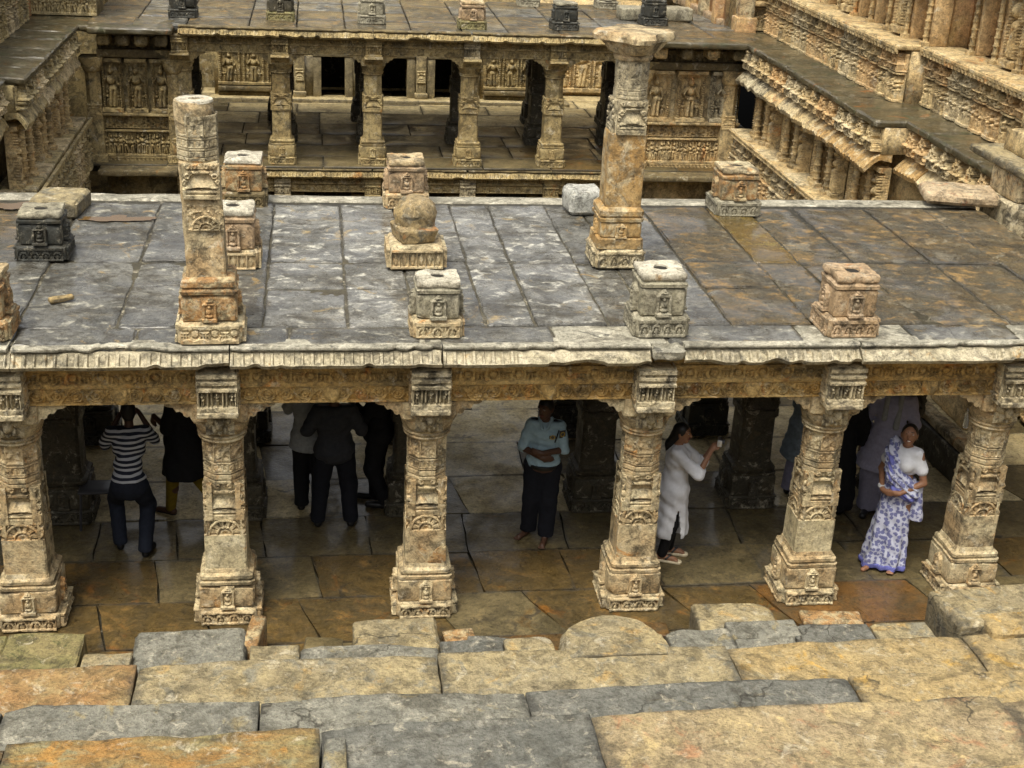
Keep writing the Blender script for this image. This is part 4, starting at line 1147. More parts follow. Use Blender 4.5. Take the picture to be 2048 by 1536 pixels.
# back wall with three doorways, lit from the open slot behind the roof, with more light put into its pale colour
BY = 24.0
bw = thing('back_wall', 'plain stone back wall of the far hall with three black doorways', 'wall', (0, BY, FZ - .08))
xs_ = [-.90, -.30, .62, 1.30, 2.02, 2.66]
edges = [-1.6] + xs_ + [3.2]
for k in range(0, len(edges), 2):
    a, b = edges[k], edges[k + 1]
    part('wall_block', box(a + .19 * (k > 0), b - .19 * (k < 6), 0, .5, .18, 1.20), FLP, bw, ang=None)
    if k > 0: part('door_jamb', rough_box(.20, .60, 1.02, .2, .01, .004, 5), FLP, bw, (a + .10, .26, .18))
    if k < 6: part('door_jamb', rough_box(.20, .60, 1.02, .2, .01, .004, 6), FLP, bw, (b - .10, .26, .18))
for k in range(3):
    part('door_lintel', rough_box(xs_[2 * k + 1] - xs_[2 * k] + .42, .62, .24, .2, .012, .005, 7), FLP, bw, ((xs_[2 * k] + xs_[2 * k + 1]) / 2, .25, 1.20))
part('wall_block', box(-1.6, 3.2, .02, .5, 1.44, 1.9), FLP, bw, ang=None)
part('sill', rough_box(9.5, .55, .20, .4, .02, .01, 8), FLP, bw, (.8, -.1, -.02))
part('dark_room', Geo().add(box(-1.6, 3.2, 2.6, 2.7, -.1, 1.9)).add(box(-1.7, -1.6, .5, 2.7, -.1, 1.9)).add(box(3.2, 3.3, .5, 2.7, -.1, 1.9)).add(box(-1.7, 3.3, .4, 2.7, 1.9, 2.0)).vf(), BLACK, bw, ang=None)  # room coloured black, putting the shade of the doorways into its walls
for x in (.16, 1.66, -1.45):
    pl = part('pilaster', rough_box(.26, .12, 1.25, .1, .012, .004, 9), FLP, bw, (x, -.05, .18))
    part('pilaster_base', rough_box(.34, .16, .14, .1, .012, .004, 9), FLP, bw, (x, -.07, .18))
    part('vase_relief', relief(.22, .3, vase(.22, .3, 3), .04, .018), FLP, bw, (x - .11, -.105, .6))
for (x0, x1, sd) in ((-3.5, -1.7, 3), (3.3, 4.7, 5)):
    w = x1 - x0
    part('wall_block', box(x0 - .1, x1 + .05, .05, .5, -.05, 2.0), FAR, bw, ang=None)
    part('figure_panel', relief(w, .95, godpanel(w, .95, sd, 3), .10, .018, base=.02), FAR, bw, (x0, .05, .45))
    part('bench_moulding', rough_box(w, .30, .12, .2, .02, .01, 4), FARD, bw, (x0 + w / 2, -.02, .30))
    part('bench_moulding', rough_box(w, .2, .10, .2, .02, .01, 5), FARD, bw, (x0 + w / 2, 0, .18))
part('wall_block', box(4.75, 8.4, 1.2, 1.7, -.2, 2.6), WALLR, bw, ang=None)
part('figure_panel', relief(2.2, 1.5, godpanel(2.2, 1.5, 8, 4), .12, .018, base=.02), WALLR, bw, (4.75, 1.2, .2))
# far columns
GFc = 'columns of the far hall'
fl = ['far-left column of the far hall, beside the left carved bay', 'far hall column standing left of the first black doorway', 'far hall column between the first and second black doorways',
      'far hall column just right of the third black doorway', 'far hall column left of the tall amber column', 'far hall column hidden behind the tall amber column']
for i in range(6):
    inner_column(FX[i], FY + .02, FZ, fl[i], FAR, GFc, M=FAR, key='far')
for i in range(6):
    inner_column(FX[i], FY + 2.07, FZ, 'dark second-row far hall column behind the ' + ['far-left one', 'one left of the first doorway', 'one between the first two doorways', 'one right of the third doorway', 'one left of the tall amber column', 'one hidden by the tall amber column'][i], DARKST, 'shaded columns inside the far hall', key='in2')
for i, x in enumerate((-1.9, .1, 4.3, 6.2)):
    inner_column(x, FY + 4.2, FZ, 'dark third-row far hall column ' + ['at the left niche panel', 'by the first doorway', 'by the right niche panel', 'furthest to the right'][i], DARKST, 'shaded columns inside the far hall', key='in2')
# stubs on the far roof
GS = 'column stubs on the far roof'
for (x, y, lb, m1, m2, m3, sd) in ((-3.78, 18.55, 'black stub on the far roof, leftmost of its row', BLACK, BLACK, BLACK, 251), (-1.76, 18.5, 'dark brown stub on the far roof, second from the left', MOSS, DARKST, DARKST, 253), (.16, 18.4, 'pale carved stub on the far roof, above the second far hall column', GREY, GREY, PALE, 255),
        (2.27, 18.0, 'brown stub on the far roof, fourth from the left', MOSS, ROSE, BE, 257), (4.3, 18.2, 'black grey-topped stub on the far roof, left of the tall amber column', BLACK, BLACK, GREY, 259), (6.5, 19.2, 'black stub on the far roof behind the star-shaped capital', BLACK, BLACK, BLACK, 261)):
    stub(x, y, lb, m1, m2, m3, sd, z0=FZ + 2.86, group=GS, hi=False, hole=False, w=.56)
for (x, y, lb, sd) in ((4.0, 21.6, 'faint back-row stub on the far roof, left one of two at the top edge', 263), (5.9, 21.6, 'faint back-row stub on the far roof, right one of two at the top edge', 265)):
    stub(x, y, lb, GREY, GREY, GREY, sd, z0=FZ + 2.86, group=GS, hi=False, hole=False, w=.5)
loose('stone_block', 'long pale grey block on the far roof behind the black stub', 'stone block', rough_box(1.7, .5, .28, .12, .03, .02, 271), GREY, (6.7, 19.9, FZ + 2.865), .05)

# ================================================================== FLANKING CARVED BAYS beside the far hall
def flank(x0, x1, label, m, seed, pil):
    t = thing('carved_bay', label, 'carved wall', (x0, FY, 0))
    w = x1 - x0
    part('core', box(0, w, .10, .6, -4.9, 2.9), m, t, ang=None)
    part('frieze_panel', relief(w, .55, crowd(w, .55, seed, .10), .12, .013, base=.04), m, t, (0, .06, .20))
    part('pot_panel', relief(w, .26, chaitya(w, .26, seed, .42), .05, .014, base=.03), m, t, (0, .06, .78))
    part('shelf', rough_box(w, .30, .07, .2, .014, .012, seed), m, t, (w / 2, .0, 1.06))
    part('base_ledge', rough_box(w + .1, 1.1, .12, .2, .02, .014, seed + 1), FARD, t, (w / 2, -.28, -.04))
    part('base_moulding', relief(w, .10, tooth(w, .10, seed), .04, .014, base=.10), m, t, (0, .06, .09))
    nw = w / 3
    for k in range(3):
        part('niche_figure', relief(nw * .86, 1.10, godpanel(nw * .86, 1.10, seed + k * 5), .20, .012, base=.02), PALE if (k == 2 and seed > 5) else m, t, (nw * (k + .07), .07, 1.14))
    part('lintel', rough_box(w, .34, .16, .2, .014, .01, seed + 2), FARD, t, (w / 2, .0, 2.27))
    part('lattice_panel', relief(w, .22, tooth(w, .22, seed, .12), .06, .02, base=.05), FARD, t, (0, .06, 2.44))
    for k in range(4):
        part('hanging_bracket', rough_box(.26, .5, .24, .06, .05, .02, seed + 20 + k, 1), FARD if k % 2 else m, t, (w * (k + .5) / 4, -.30, 2.56))
    part('roof_slab', rough_box(w + .15, 1.25, .13, .12, .03, .02, seed + 3, 1), LEDGE, t, (w / 2, -.16, 2.83))
    for x, z1 in pil:
        part('pilaster', loft(dense([(.1, .21, 'sq'), (.24, .21, 'sq'), (.26, .16, 'sq'), (1.3, .155, 'sq'), (1.31, .15, 'oct'), (1.95, .15, 'oct'), (2.0, .2, 'round'), (2.1, .2, 'sq'), (2.27, .24, 'sq')], .1), 40, .006, seed), m, t, (x, -.04, 0))
        part('vase_relief', relief(.30, .30, vase(.30, .30, seed), .04, .014), m, t, (x - .15, -.175, 1.0))
    return t
flank(-5.45, -3.95, 'carved wall bay with three dancing figures at the far left of the far hall', FAR, 3, ((-.12, 2.2), (1.52, 2.2)))
flank(5.95, 8.25, 'carved wall bay with three niche figures to the right of the tall amber column', WALLR, 7, ((.02, 2.2), (2.02, 2.2)))

# ================================================================== SIDE WALLS
ring_key = {}
def colonnette(h):
    L = [(0, .075, 'sq'), (.06, .075, 'sq'), (.062, .05, 'round')]
    z = .08
    while z < h - .14:
        L += [(z, .042, 'round'), (z + .06, .042, 'round'), (z + .062, .056, 'round'), (z + .08, .058, 'round'), (z + .082, .042, 'round')]
        z += .13
    L += [(h - .09, .05, 'round'), (h - .06, .075, 'round'), (h, .08, 'sq')]
    return loft(L, 16, .003, 2)
def side_wall(name, label, S, m, mU, segs, useg, y_hi, amber=()):
    """S = +1 right wall (faces -X), -1 left wall (faces +X). segs: (y0, y1, X) of the lower order; useg: the same for the upper"""
    t = thing(name, label, 'carved wall')
    rz = -math.pi / 2 if S > 0 else math.pi / 2
    def put(nm, me, X, y0, w, z, off=0.0):
        # panel local x runs along the wall; local -y is the outward face
        if S > 0: return link(nm, me, t, (X - off, y0 + w, z), rz)
        return link(nm, me, t, (X + off, y0, z), rz)
    K = lambda *k: (name,) + k
    for si, (y0, y1, X) in enumerate(segs):
        L = y1 - y0
        n = max(1, round(L / .92))
        w = L / n
        bx = sorted((X + S * .02, X + S * 2.6))
        part('core', box(bx[0], bx[1], y0, y1, -4.9, 1.02), m, t, ang=None)
        bx = sorted((X + S * .62, X + S * 2.6))
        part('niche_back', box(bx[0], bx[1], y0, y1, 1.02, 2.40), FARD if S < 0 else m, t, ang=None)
        bx = sorted((X + S * .10, X + S * 2.6))
        part('core', box(bx[0], bx[1], y0, y1, 2.40, 2.84), m, t, ang=None)
        for k in range(n):
            ya = y0 + k * w
            v = (k + si) % 3
            put('pot_panel', cached(K('pot', round(w, 2), v), lambda: relief(w, .40, modular(chaitya(w, .40, v + 3, w / 2), w / 2), .17, .0135, base=.02), 'pot_panel', (m, PALEW, m)[v]), X, ya, w, .60, -.02 * S * S)
            put('figure_frieze', cached(K('fr', round(w, 2), v), lambda: relief(w, .52, modular(crowd(w, .52, v + 5, .105), w / 2), .20, .0135, base=.02), 'figure_frieze', (m, PALEW, PEACH)[v] if S > 0 else (m, PALEW, m)[v]), X, ya, w, .06)
            put('pot_panel', cached(K('pot2', round(w, 2), v), lambda: relief(w, .5, chaitya(w, .5, v + 8, .3), .08, .016, base=.02), 'pot_panel', m), X, ya, w, -.46)
            V, F = rough_box(w - .01, .60, .11, .06, .02, .02, si * 31 + k, 1.1)
            put('base_ledge', mesh('base_ledge', (V + np.array([w / 2, .12 if S > 0 else .20, 0]), F), PALEW if (k + si) % 2 else m), X, ya, w, .99)
            put('ledge_relief', cached(K('tt', round(w, 2), v), lambda: relief(w, .10, tooth(w, .10, v, .11), .05, .014, base=.01), 'ledge_relief', m), X, ya, w, .99, .17)
            put('lattice_panel', cached(K('ch', round(w, 2), v), lambda: relief(w - .01, .38, modular(chaitya(w - .01, .38, v + 1, w / 2), w / 2, .35), .24, .0125, base=.03), 'lattice_panel', (m, PALEW, PEACH)[v] if S > 0 else (m, PALEW, m)[v]), X + S * .12, ya, w, 2.44)
            V, F = rough_box(w - .008, 1.5, .12, .09, .03, .02, si * 17 + k + 400, 1.2)
            V[:, 2] += .015 * vnoise(V * 2 + si, 3)
            put('ledge_slab', mesh('ledge_slab', (V + np.array([w / 2, .66, 0]), F), LEDGE), X, ya, w, 2.845 + rng.uniform(-.01, .01))
            # eave over the niches
            seed = si * 13 + k + int(S) * 3
            ei = sum(1 for _ in range(0))
            am = amber and amber[0] < ya + w / 2 < amber[1]
            mm = AMBER if am else rng.choice([PALEW, PALE, m])
            xs = np.linspace(0, w - .01, int(w / .02))
            rib = .5 + .5 * np.cos(xs / .115 * 2 * np.pi)
            er = .035 * fbm(np.stack([xs * 4 + seed, xs * 0, xs * 0], 1), seed, 3)
            rows = []
            T = np.linspace(0, 1, 7)
            for i in range(len(xs)):
                yy_ = -.02 - ((.25 if S > 0 else .15) + er[i]) * T
                zz_ = .29 - (.20 + er[i]) * T ** 1.5
                d_ = .024 * rib[i] * np.clip(T * 3, 0, 1)
                rows.append(np.concatenate([[[.2, .30]], np.stack([yy_, zz_ - d_], 1), np.stack([yy_[::-1] + .03, zz_[::-1] - .09], 1), [[.2, .16]]]))
            it = iter(rows)
            put('eave_slab', mesh('eave_slab', sweep(xs, lambda x: next(it)), mm), X + S * .1, ya, w, 2.10)
        # niches: a carved figure between ringed colonnettes, then a plain recessed pilaster
        nb = max(1, round(L / 1.0))
        wb = L / nb
        for k in range(nb):
            ya = y0 + k * wb
            v = (k + si) % 4
            put('niche_figure', cached(K('nf', v), lambda: relief(.36, 1.05, godpanel(.36, 1.05, v + 21), .22, .012, base=.02), 'niche_figure', m), X + S * .34, ya + .04, .36, 1.10)
            cm = cached(K('cn'), lambda: colonnette(1.06), 'colonnette', m)
            link('colonnette', cm, t, (X + S * .14, ya + (.04 if k % 2 else .40), 1.09), 0, (1.5, 1.5, 1))
            link('plain_pilaster', cached(K('pp'), lambda: rough_box(.20, .20, 1.08, .2, .012, .006, 3), 'plain_pilaster', m), t, (X + S * .36, ya + .64, 1.08))
    for si, (y0, y1, X) in enumerate(useg):
        L = y1 - y0
        n = max(1, round(L / .95))
        w = L / n
        bx = sorted((X + S * .05, X + S * 2.6))
        part('core', box(bx[0], bx[1], y0, y1, 2.9, 3.84), mU, t, ang=None)
        bx = sorted((X + S * .55, X + S * 2.6))
        part('niche_back', box(bx[0], bx[1], y0, y1, 3.84, y_hi), PINK if S > 0 else mU, t, ang=None)
        for k in range(n):
            ya = y0 + k * w
            v = (k + si) % 3
            put('figure_frieze', cached(K('uf', round(w, 2), v), lambda: relief(w, .50, modular(crowd(w, .50, v + 15, .105), w / 2), .22, .0125, base=.02), 'figure_frieze', (mU, PEACH, PALEW)[v] if S > 0 else (mU, WALLL, PALEW)[v]), X, ya, w, 2.97)
            put('pot_panel', cached(K('up', round(w, 2), v), lambda: relief(w, .30, modular(chaitya(w, .30, v + 11, w / 2), w / 2), .23, .0135, base=.02), 'pot_panel', (PEACH, mU, PALEW)[v] if S > 0 else mU), X, ya, w, 3.49)
            V, F = rough_box(w - .01, .72, .09, .08, .016, .014, si * 7 + k + 300, 1.1)
            put('cornice', mesh('cornice', (V + np.array([w / 2, .10, 0]), F), mU), X, ya, w, 3.86)
            put('cornice_relief', cached(K('uc', round(w, 2), v), lambda: relief(w - .01, .12, tooth(w, .12, v + 4, .13), .07, .014, base=.01), 'cornice_relief', mU), X, ya, w, 3.80, .22)
        nb = max(1, round(L / .80))
        wb = L / nb
        for k in range(nb):
            ya = y0 + k * wb
            v = (k + si) % 4
            big = (k % 3 == 1)
            if big:
                put('niche_figure', cached(K('unf', v), lambda: relief(.42, y_hi - 4.05, godpanel(.42, y_hi - 4.05, v + 31), .20, .014, base=.04), 'niche_figure', mU), X + S * .38, ya + .12, .42, 4.0)
            link('colonnette', cached(K('ucn'), lambda: colonnette(y_hi - 4.0), 'colonnette', mU), t, (X + S * .25, ya + .04, 3.95))
            link('plain_pilaster', cached(K('upp'), lambda: rough_box(.30, .26, y_hi - 3.95, .3, .012, .006, 3), 'plain_pilaster', PEACH if S > 0 else mU), t, (X + S * .46, ya + .04 + wb * .02, 3.95))
        bx = sorted((X - S * .1, X + S * 2.8))
        part('top_slab', box(bx[0], bx[1], y0, y1, y_hi, y_hi + .2), LEDGE, t, ang=None)
    return t
rw = side_wall('side_wall', 'tall carved stone wall in two storeys along the right side of the shaft', 1, WALLR, WALLR, [(9.58, 17.1, 8.10), (5.2, 9.58, 8.62), (.82, 5.2, 8.62)], [(11.0, 18.55, 9.05), (5.2, 11.0, 9.50), (-.6, 5.2, 9.50)], 5.5, (8.6, 12.0))
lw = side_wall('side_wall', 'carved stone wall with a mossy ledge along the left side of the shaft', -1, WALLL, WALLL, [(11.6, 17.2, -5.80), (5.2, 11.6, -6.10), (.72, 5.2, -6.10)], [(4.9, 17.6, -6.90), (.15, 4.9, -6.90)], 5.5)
part('corner_ledge', rough_box(1.8, 1.7, .12, .1, .03, .02, 12, 1), LEDGE, rw, (9.0, 17.9, 2.835))
part('corner_ledge', rough_box(1.7, 1.5, .12, .1, .03, .02, 13, 1), LEDGE, lw, (-6.3, 17.85, 2.835))
# returns at the far ends, near buttress at the right
def ret(x0, x1, Y, label, m, seed):
    t = thing('wall_return', label, 'carved wall', (x0, Y, 2.9))
    w = x1 - x0
    part('core', box(0, w, .05, 1.0, 0, 2.8), m, t, ang=None)
    part('figure_frieze', relief(w, .50, crowd(w, .5, seed, .08), .09, .014, base=.02), m, t, (0, .05, .08))
    part('cornice', rough_box(w, .5, .1, .1, .014, .012, seed), m, t, (w / 2, .05, .62))
    part('pilaster', rough_box(.34, .34, 2.0, .1, .014, .01, seed + 2), BE, t, (.17, -.05, 0))
    part('pilaster_base', rough_box(.46, .44, .36, .08, .014, .01, seed + 3), PINK, t, (.17, -.08, .02))
    part('niche_figure', relief(w * .6, 1.2, godpanel(w * .6, 1.2, seed, 2), .12, .016, base=.02), m, t, (w * .4, .05, .75))
    return t
ret(8.25, 9.9, 18.6, 'upper return wall with a pinkish pilaster at the far right corner of the shaft', WALLR, 6)
ret(-7.2, -5.5, 18.2, 'upper return wall with a low carved frieze at the far left corner', WALLL, 9)
cw = thing('side_wall', 'pinkish upper wall running on behind the far roof at the right', 'carved wall', (8.2, 18.6, 2.9))
part('core', box(0, 2, .6, 8, 0, 2.8), PINK, cw, ang=None)
for k in range(6):
    part('pilaster', rough_box(.3, .3, 2.4, .2, .014, .008, k), BE if k % 2 else PINK, cw, (-.05, 1.0 + k * 1.2, 0))
part('base_moulding', rough_box(.5, 7.2, .2, .3, .02, .01, 3), ROSE, cw, (.1, 4.3, 0))
cl = thing('side_wall', 'dim upper wall behind the far roof at the left', 'carved wall', (-7.2, 18.3, 2.9))
part('core', box(-.5, 1.2, .6, 8, 0, 2.6), FAR, cl, ang=None)
for k in range(5):
    part('pilaster', rough_box(.3, .3, 2.4, .2, .014, .008, k), WALLL, cl, (1.25, 1.2 + k * 1.3, 0))
bt = thing('wall_buttress', 'projecting pier with a ledge slab at the right edge of the photo', 'pier', (7.45, 4.3, 0))
part('core', rough_box(.62, 1.1, 2.70, .15, .02, .012, 3), WALLR, bt, (.40, .3, 0))
part('pier_block', rough_box(.5, .9, .42, .07, .03, .02, 4, 1), PALE, bt, (.42, .15, 2.70))
part('pier_block', rough_box(.46, .8, .34, .07, .03, .02, 5, 1), BE, bt, (.47, .2, 3.11))
part('ledge_slab', rough_box(1.2, 1.7, .12, .1, .03, .02, 6, 1), STA, bt, (.78, .35, 3.46))
part('pilaster_base', rough_box(.7, .8, .3, .1, .02, .01, 7), WALLR, bt, (.85, .5, 3.575))
part('pilaster', rough_box(.5, .6, 2.0, .1, .02, .014, 8), WALLR, bt, (.9, .55, 3.87))
loose('stone_slab', 'thick pinkish slab lying on the roof edge beside the right-hand pier', 'stone slab', rough_box(.95, .62, .16, .06, .05, .02, 281, 1.2), stone('slab_pink', (.50, .40, .27), (.44, .33, .21), (.32, .28, .2), .56, (.46, .24, .14), .62, sc=1.4), (7.2, 4.70, 3.0), -.25)
# low stone bench rail at the right, bottle on it
lr = thing('stone_rail', 'low rough stone rail running back beside the last front column', 'rail', (6.95, 0, 0), .05)
part('rail_block', rough_box(.22, 2.6, .14, .08, .03, .02, 291, 1), BE, lr, (0, 3.2, .42))
part('rail_base', rough_box(.30, 2.6, .42, .2, .02, .01, 292), DARKST, lr, (.02, 3.2, 0))

# ================================================================== PEOPLE
def smin(a, b, k):
    h = np.clip(.5 + .5 * (b - a) / k, 0, 1)
    return b * (1 - h) + a * h - k * h * (1 - h)
def d_caps(P, a, b, ra, rb, sy=1.0):
    a, b = np.array(a, float), np.array(b, float)
    if sy != 1.0:
        c = (a + b) / 2
        P = (P - c) / np.array([1, sy, 1]) + c
    ab = b - a
    t = np.clip(((P - a) @ ab) / (ab @ ab + 1e-9), 0, 1)
    return np.linalg.norm(P - a - t[..., None] * ab, axis=-1) - (ra + (rb - ra) * t)
def d_ell(P, c, r):
    q = (P - np.array(c)) / np.array(r)
    L = np.linalg.norm(q, axis=-1)
    return (L - 1) * min(r) * (.55 + .45 * np.clip(L, 0, 1)) * 1.1
CO = [(0, 0, 0), (1, 0, 0), (0, 1, 0), (1, 1, 0), (0, 0, 1), (1, 0, 1), (0, 1, 1), (1, 1, 1)]
def snet(D, org, h):
    S = D < 0
    n = [k - 1 for k in D.shape]
    cnt = sum(S[a:a + n[0], b:b + n[1], c:c + n[2]].astype(np.int8) for a, b, c in CO)
    act = (cnt > 0) & (cnt < 8)
    I = np.argwhere(act)
    idx = -np.ones(act.shape, np.int64)
    idx[act] = np.arange(len(I))
    acc, num = np.zeros((len(I), 3)), np.zeros((len(I), 1))
    for i in range(8):
        for ax in range(3):
            if CO[i][ax]: continue
            j = list(CO[i]); j[ax] = 1
            p, q = I + np.array(CO[i]), I + np.array(j)
            d0, d1 = D[tuple(p.T)], D[tuple(q.T)]
            m = (d0 < 0) != (d1 < 0)
            t = np.where(m, d0 / np.where(m, d0 - d1, 1), 0)[:, None]
            acc += m[:, None] * (p + t * (q - p))
            num += m[:, None]
    V = acc / np.maximum(num, 1) * h + org
    F = []
    for ax in range(3):
        u, w = (ax + 1) % 3, (ax + 2) % 3
        sl0 = [slice(None)] * 3; sl1 = [slice(None)] * 3
        sl0[ax] = slice(0, -1); sl1[ax] = slice(1, None)
        ch = S[tuple(sl0)] != S[tuple(sl1)]
        E_ = np.argwhere(ch)
        E_ = E_[(E_[:, u] > 0) & (E_[:, w] > 0) & (E_[:, u] < n[u]) & (E_[:, w] < n[w])]
        inside = S[tuple(E_.T)]
        def g(du, dw):
            q = E_.copy(); q[:, u] -= du; q[:, w] -= dw
            return idx[tuple(q.T)]
        q = np.stack([g(1, 1), g(0, 1), g(0, 0), g(1, 0)], 1)
        q[~inside] = q[~inside][:, ::-1]
        F.append(q[(q >= 0).all(1)])
    return V, [np.concatenate(F)]
def blob(prims, res=.011, k=.03, inflate=0.0, cuts=(), wrinkle=None, pad=.05):
    """prims: ('c', a, b, ra, rb[, sy[, k]]) tapered limbs or ('e', centre, radii); smooth union, meshed as one skin"""
    lo, hi = np.full(3, 9e9), np.full(3, -9e9)
    bbs = []
    for p in prims:
        if p[0] == 'c':
            r = max(p[3], p[4]) * max(1, p[5] if len(p) > 5 else 1) + abs(inflate)
            l, h_ = np.minimum(p[1], p[2]) - r, np.maximum(p[1], p[2]) + r
        else:
            l, h_ = np.array(p[1]) - np.array(p[2]) - abs(inflate), np.array(p[1]) + np.array(p[2]) + abs(inflate)
        bbs.append((l, h_)); lo = np.minimum(lo, l); hi = np.maximum(hi, h_)
    lo -= pad; hi += pad
    sh = np.ceil((hi - lo) / res).astype(int) + 1
    D = np.full(sh, .2)
    for p, (l, h_) in zip(prims, bbs):
        a = np.maximum(((l - .07 - lo) / res).astype(int), 0)
        b = np.minimum(((h_ + .07 - lo) / res).astype(int) + 1, sh)
        gx = [lo[i] + res * np.arange(a[i], b[i]) for i in range(3)]
        P = np.stack(np.meshgrid(*gx, indexing='ij'), -1)
        kk = k
        if p[0] == 'c':
            d = d_caps(P, p[1], p[2], p[3], p[4], p[5] if len(p) > 5 else 1.0)
            if len(p) > 6: kk = p[6]
        else:
            d = d_ell(P, p[1], p[2])
        sl = tuple(slice(a[i], b[i]) for i in range(3))
        D[sl] = smin(D[sl], d, kk)
    D -= inflate
    gx = [lo[i] + res * np.arange(sh[i]) for i in range(3)]
    P = np.stack(np.meshgrid(*gx, indexing='ij'), -1)
    if wrinkle is not None:
        D = D + wrinkle(P)
    for pt, nn in cuts:
        nn = np.array(nn, float) / np.linalg.norm(nn)
        D = np.maximum(D, (P - np.array(pt)) @ nn)
    return snet(D, lo, res)
A3 = np.array
def hand_prims(wr, dr, nr, s=1.0, curl=.5, side=1):
    """palm and five fingers; dr: pointing direction, nr: palm normal (fingers curl towards it)"""
    dr = A3(dr, float); dr /= np.linalg.norm(dr)
    nr = A3(nr, float); nr -= dr * (nr @ dr); nr /= np.linalg.norm(nr)
    ac = np.cross(dr, nr) * side
    wr = A3(wr, float)
    P = [('c', wr, wr + dr * .04 * s, .022 * s, .026 * s, 1.0, .015)]
    for i, o in enumerate((-.028, -.010, .009, .026)):
        kn = wr + dr * (.082 - .006 * abs(i - 1.3)) * s + ac * o * s
        P.append(('c', wr + dr * .03 * s + ac * o * .7 * s, kn, .014 * s, .0115 * s, 1.0, .010))
        L = (.036, .042, .039, .030)[i] * s
        d1 = dr * math.cos(curl) + nr * math.sin(curl)
        d2 = dr * math.cos(curl * 2.1) + nr * math.sin(curl * 2.1)
        m = kn + d1 * L
        P.append(('c', kn, m, .0105 * s, .0095 * s, 1.0, .005)); P.append(('c', m, m + d2 * L * .8, .0095 * s, .008 * s, 1.0, .005))
    t0 = wr + dr * .022 * s - ac * .024 * s
    t1 = t0 + (dr * .6 - ac * .6 + nr * .5) * .042 * s
    P.append(('c', t0, t1, .014 * s, .0115 * s, 1.0, .010)); P.append(('c', t1, t1 + (dr * .9 + nr * .5) * .03 * s, .011 * s, .009 * s, 1.0, .005))
    return P
SKIN = plain('brown_skin', (.27, .135, .075), .5, .4, noise=.08)
SKIND = plain('dark_brown_skin', (.085, .042, .025), .5, .4, noise=.08)
HAIR = plain('black_hair', (.008, .007, .007), .45, .4, noise=.3, sc=120)
EYE = plain('eye_white', (.55, .52, .48), .3, noise=.02)
LIP = plain('lip', (.20, .065, .05), .5, noise=.05)
TOOTH = plain('teeth', (.7, .68, .6), .35, noise=.02)
NAVY = plain('dark_trousers', (.012, .013, .018), .85, .2)
JEAN = plain('dark_jeans', (.018, .022, .034), .85, .2)
BLK = plain('black_cloth', (.012, .012, .013), .85, .2)
CHAR = plain('charcoal_shirt', (.038, .040, .046), .85, .2)
GRSH = plain('grey_shirt', (.30, .31, .30), .85, .2)
SKYB = plain('pale_blue_uniform', (.33, .46, .52), .8, .2, noise=.08)
WHT = plain('white_cotton', (.66, .67, .70), .8, .2, noise=.06)
LIL = plain('lilac_cotton', (.34, .33, .43), .85, .2, noise=.1)
LILD = plain('lilac_pyjama', (.26, .25, .33), .85, .2, noise=.1)
MUST = plain('mustard_leggings', (.20, .14, .012), .8, .2)
SHOE = plain('black_shoe', (.01, .01, .01), .4, .5)
SOLE = plain('cream_sole', (.6, .52, .36), .6)
METAL = plain('dark_metal', (.05, .05, .055), .4, .5, noise=.05)
SILV = plain('silver_metal', (.6, .6, .62), .3, .6, .6, noise=.03)
GOLD = plain('gold_thread', (.42, .30, .06), .5, .5)
# striped shirt
STRIPE, nt, b = mat('striped_knit')
tc = nt.nodes.new('ShaderNodeTexCoord'); sx = nt.nodes.new('ShaderNodeSeparateXYZ'); nt.links.new(tc.outputs['Object'], sx.inputs[0])
m1 = nt.nodes.new('ShaderNodeMath'); m1.operation = 'MULTIPLY'; m1.inputs[1].default_value = 1 / .052; nt.links.new(sx.outputs['Z'], m1.inputs[0])
m2 = nt.nodes.new('ShaderNodeMath'); m2.operation = 'FRACT'; nt.links.new(m1.outputs[0], m2.inputs[0])
m3 = nt.nodes.new('ShaderNodeMath'); m3.operation = 'GREATER_THAN'; m3.inputs[1].default_value = .46; nt.links.new(m2.outputs[0], m3.inputs[0])
x = nt.nodes.new('ShaderNodeMix'); x.data_type = 'RGBA'; nt.links.new(m3.outputs[0], x.inputs[0]); x.inputs[6].default_value = (.50, .52, .56, 1); x.inputs[7].default_value = (.012, .017, .035, 1)
nt.links.new(x.outputs[2], b.inputs['Base Color']); b.inputs['Roughness'].default_value = .85
# printed sari: blue flowers on white with a plain blue border
SARI, nt, b = mat('blue_print_sari')
tc = nt.nodes.new('ShaderNodeTexCoord')
vo = nt.nodes.new('ShaderNodeTexVoronoi'); vo.inputs['Scale'].default_value = 21; vo.inputs['Randomness'].default_value = .8; nt.links.new(tc.outputs['Object'], vo.inputs['Vector'])
no = nt.nodes.new('ShaderNodeTexNoise'); no.inputs['Scale'].default_value = 60; nt.links.new(tc.outputs['Object'], no.inputs['Vector'])
ad = nt.nodes.new('ShaderNodeMath'); ad.operation = 'MULTIPLY_ADD'; ad.inputs[1].default_value = .55; nt.links.new(no.outputs['Fac'], ad.inputs[0]); nt.links.new(vo.outputs['Distance'], ad.inputs[2])
mr = nt.nodes.new('ShaderNodeMapRange'); mr.inputs[1].default_value = .70; mr.inputs[2].default_value = .82; nt.links.new(ad.outputs[0], mr.inputs[0])
x = nt.nodes.new('ShaderNodeMix'); x.data_type = 'RGBA'; nt.links.new(mr.outputs[0], x.inputs[0]); x.inputs[6].default_value = (.15, .16, .33, 1); x.inputs[7].default_value = (.52, .54, .66, 1)
nt.links.new(x.outputs[2], b.inputs['Base Color']); b.inputs['Roughness'].default_value = .8
SARIB = plain('blue_sari_border', (.14, .15, .42), .75, .2, noise=.15)

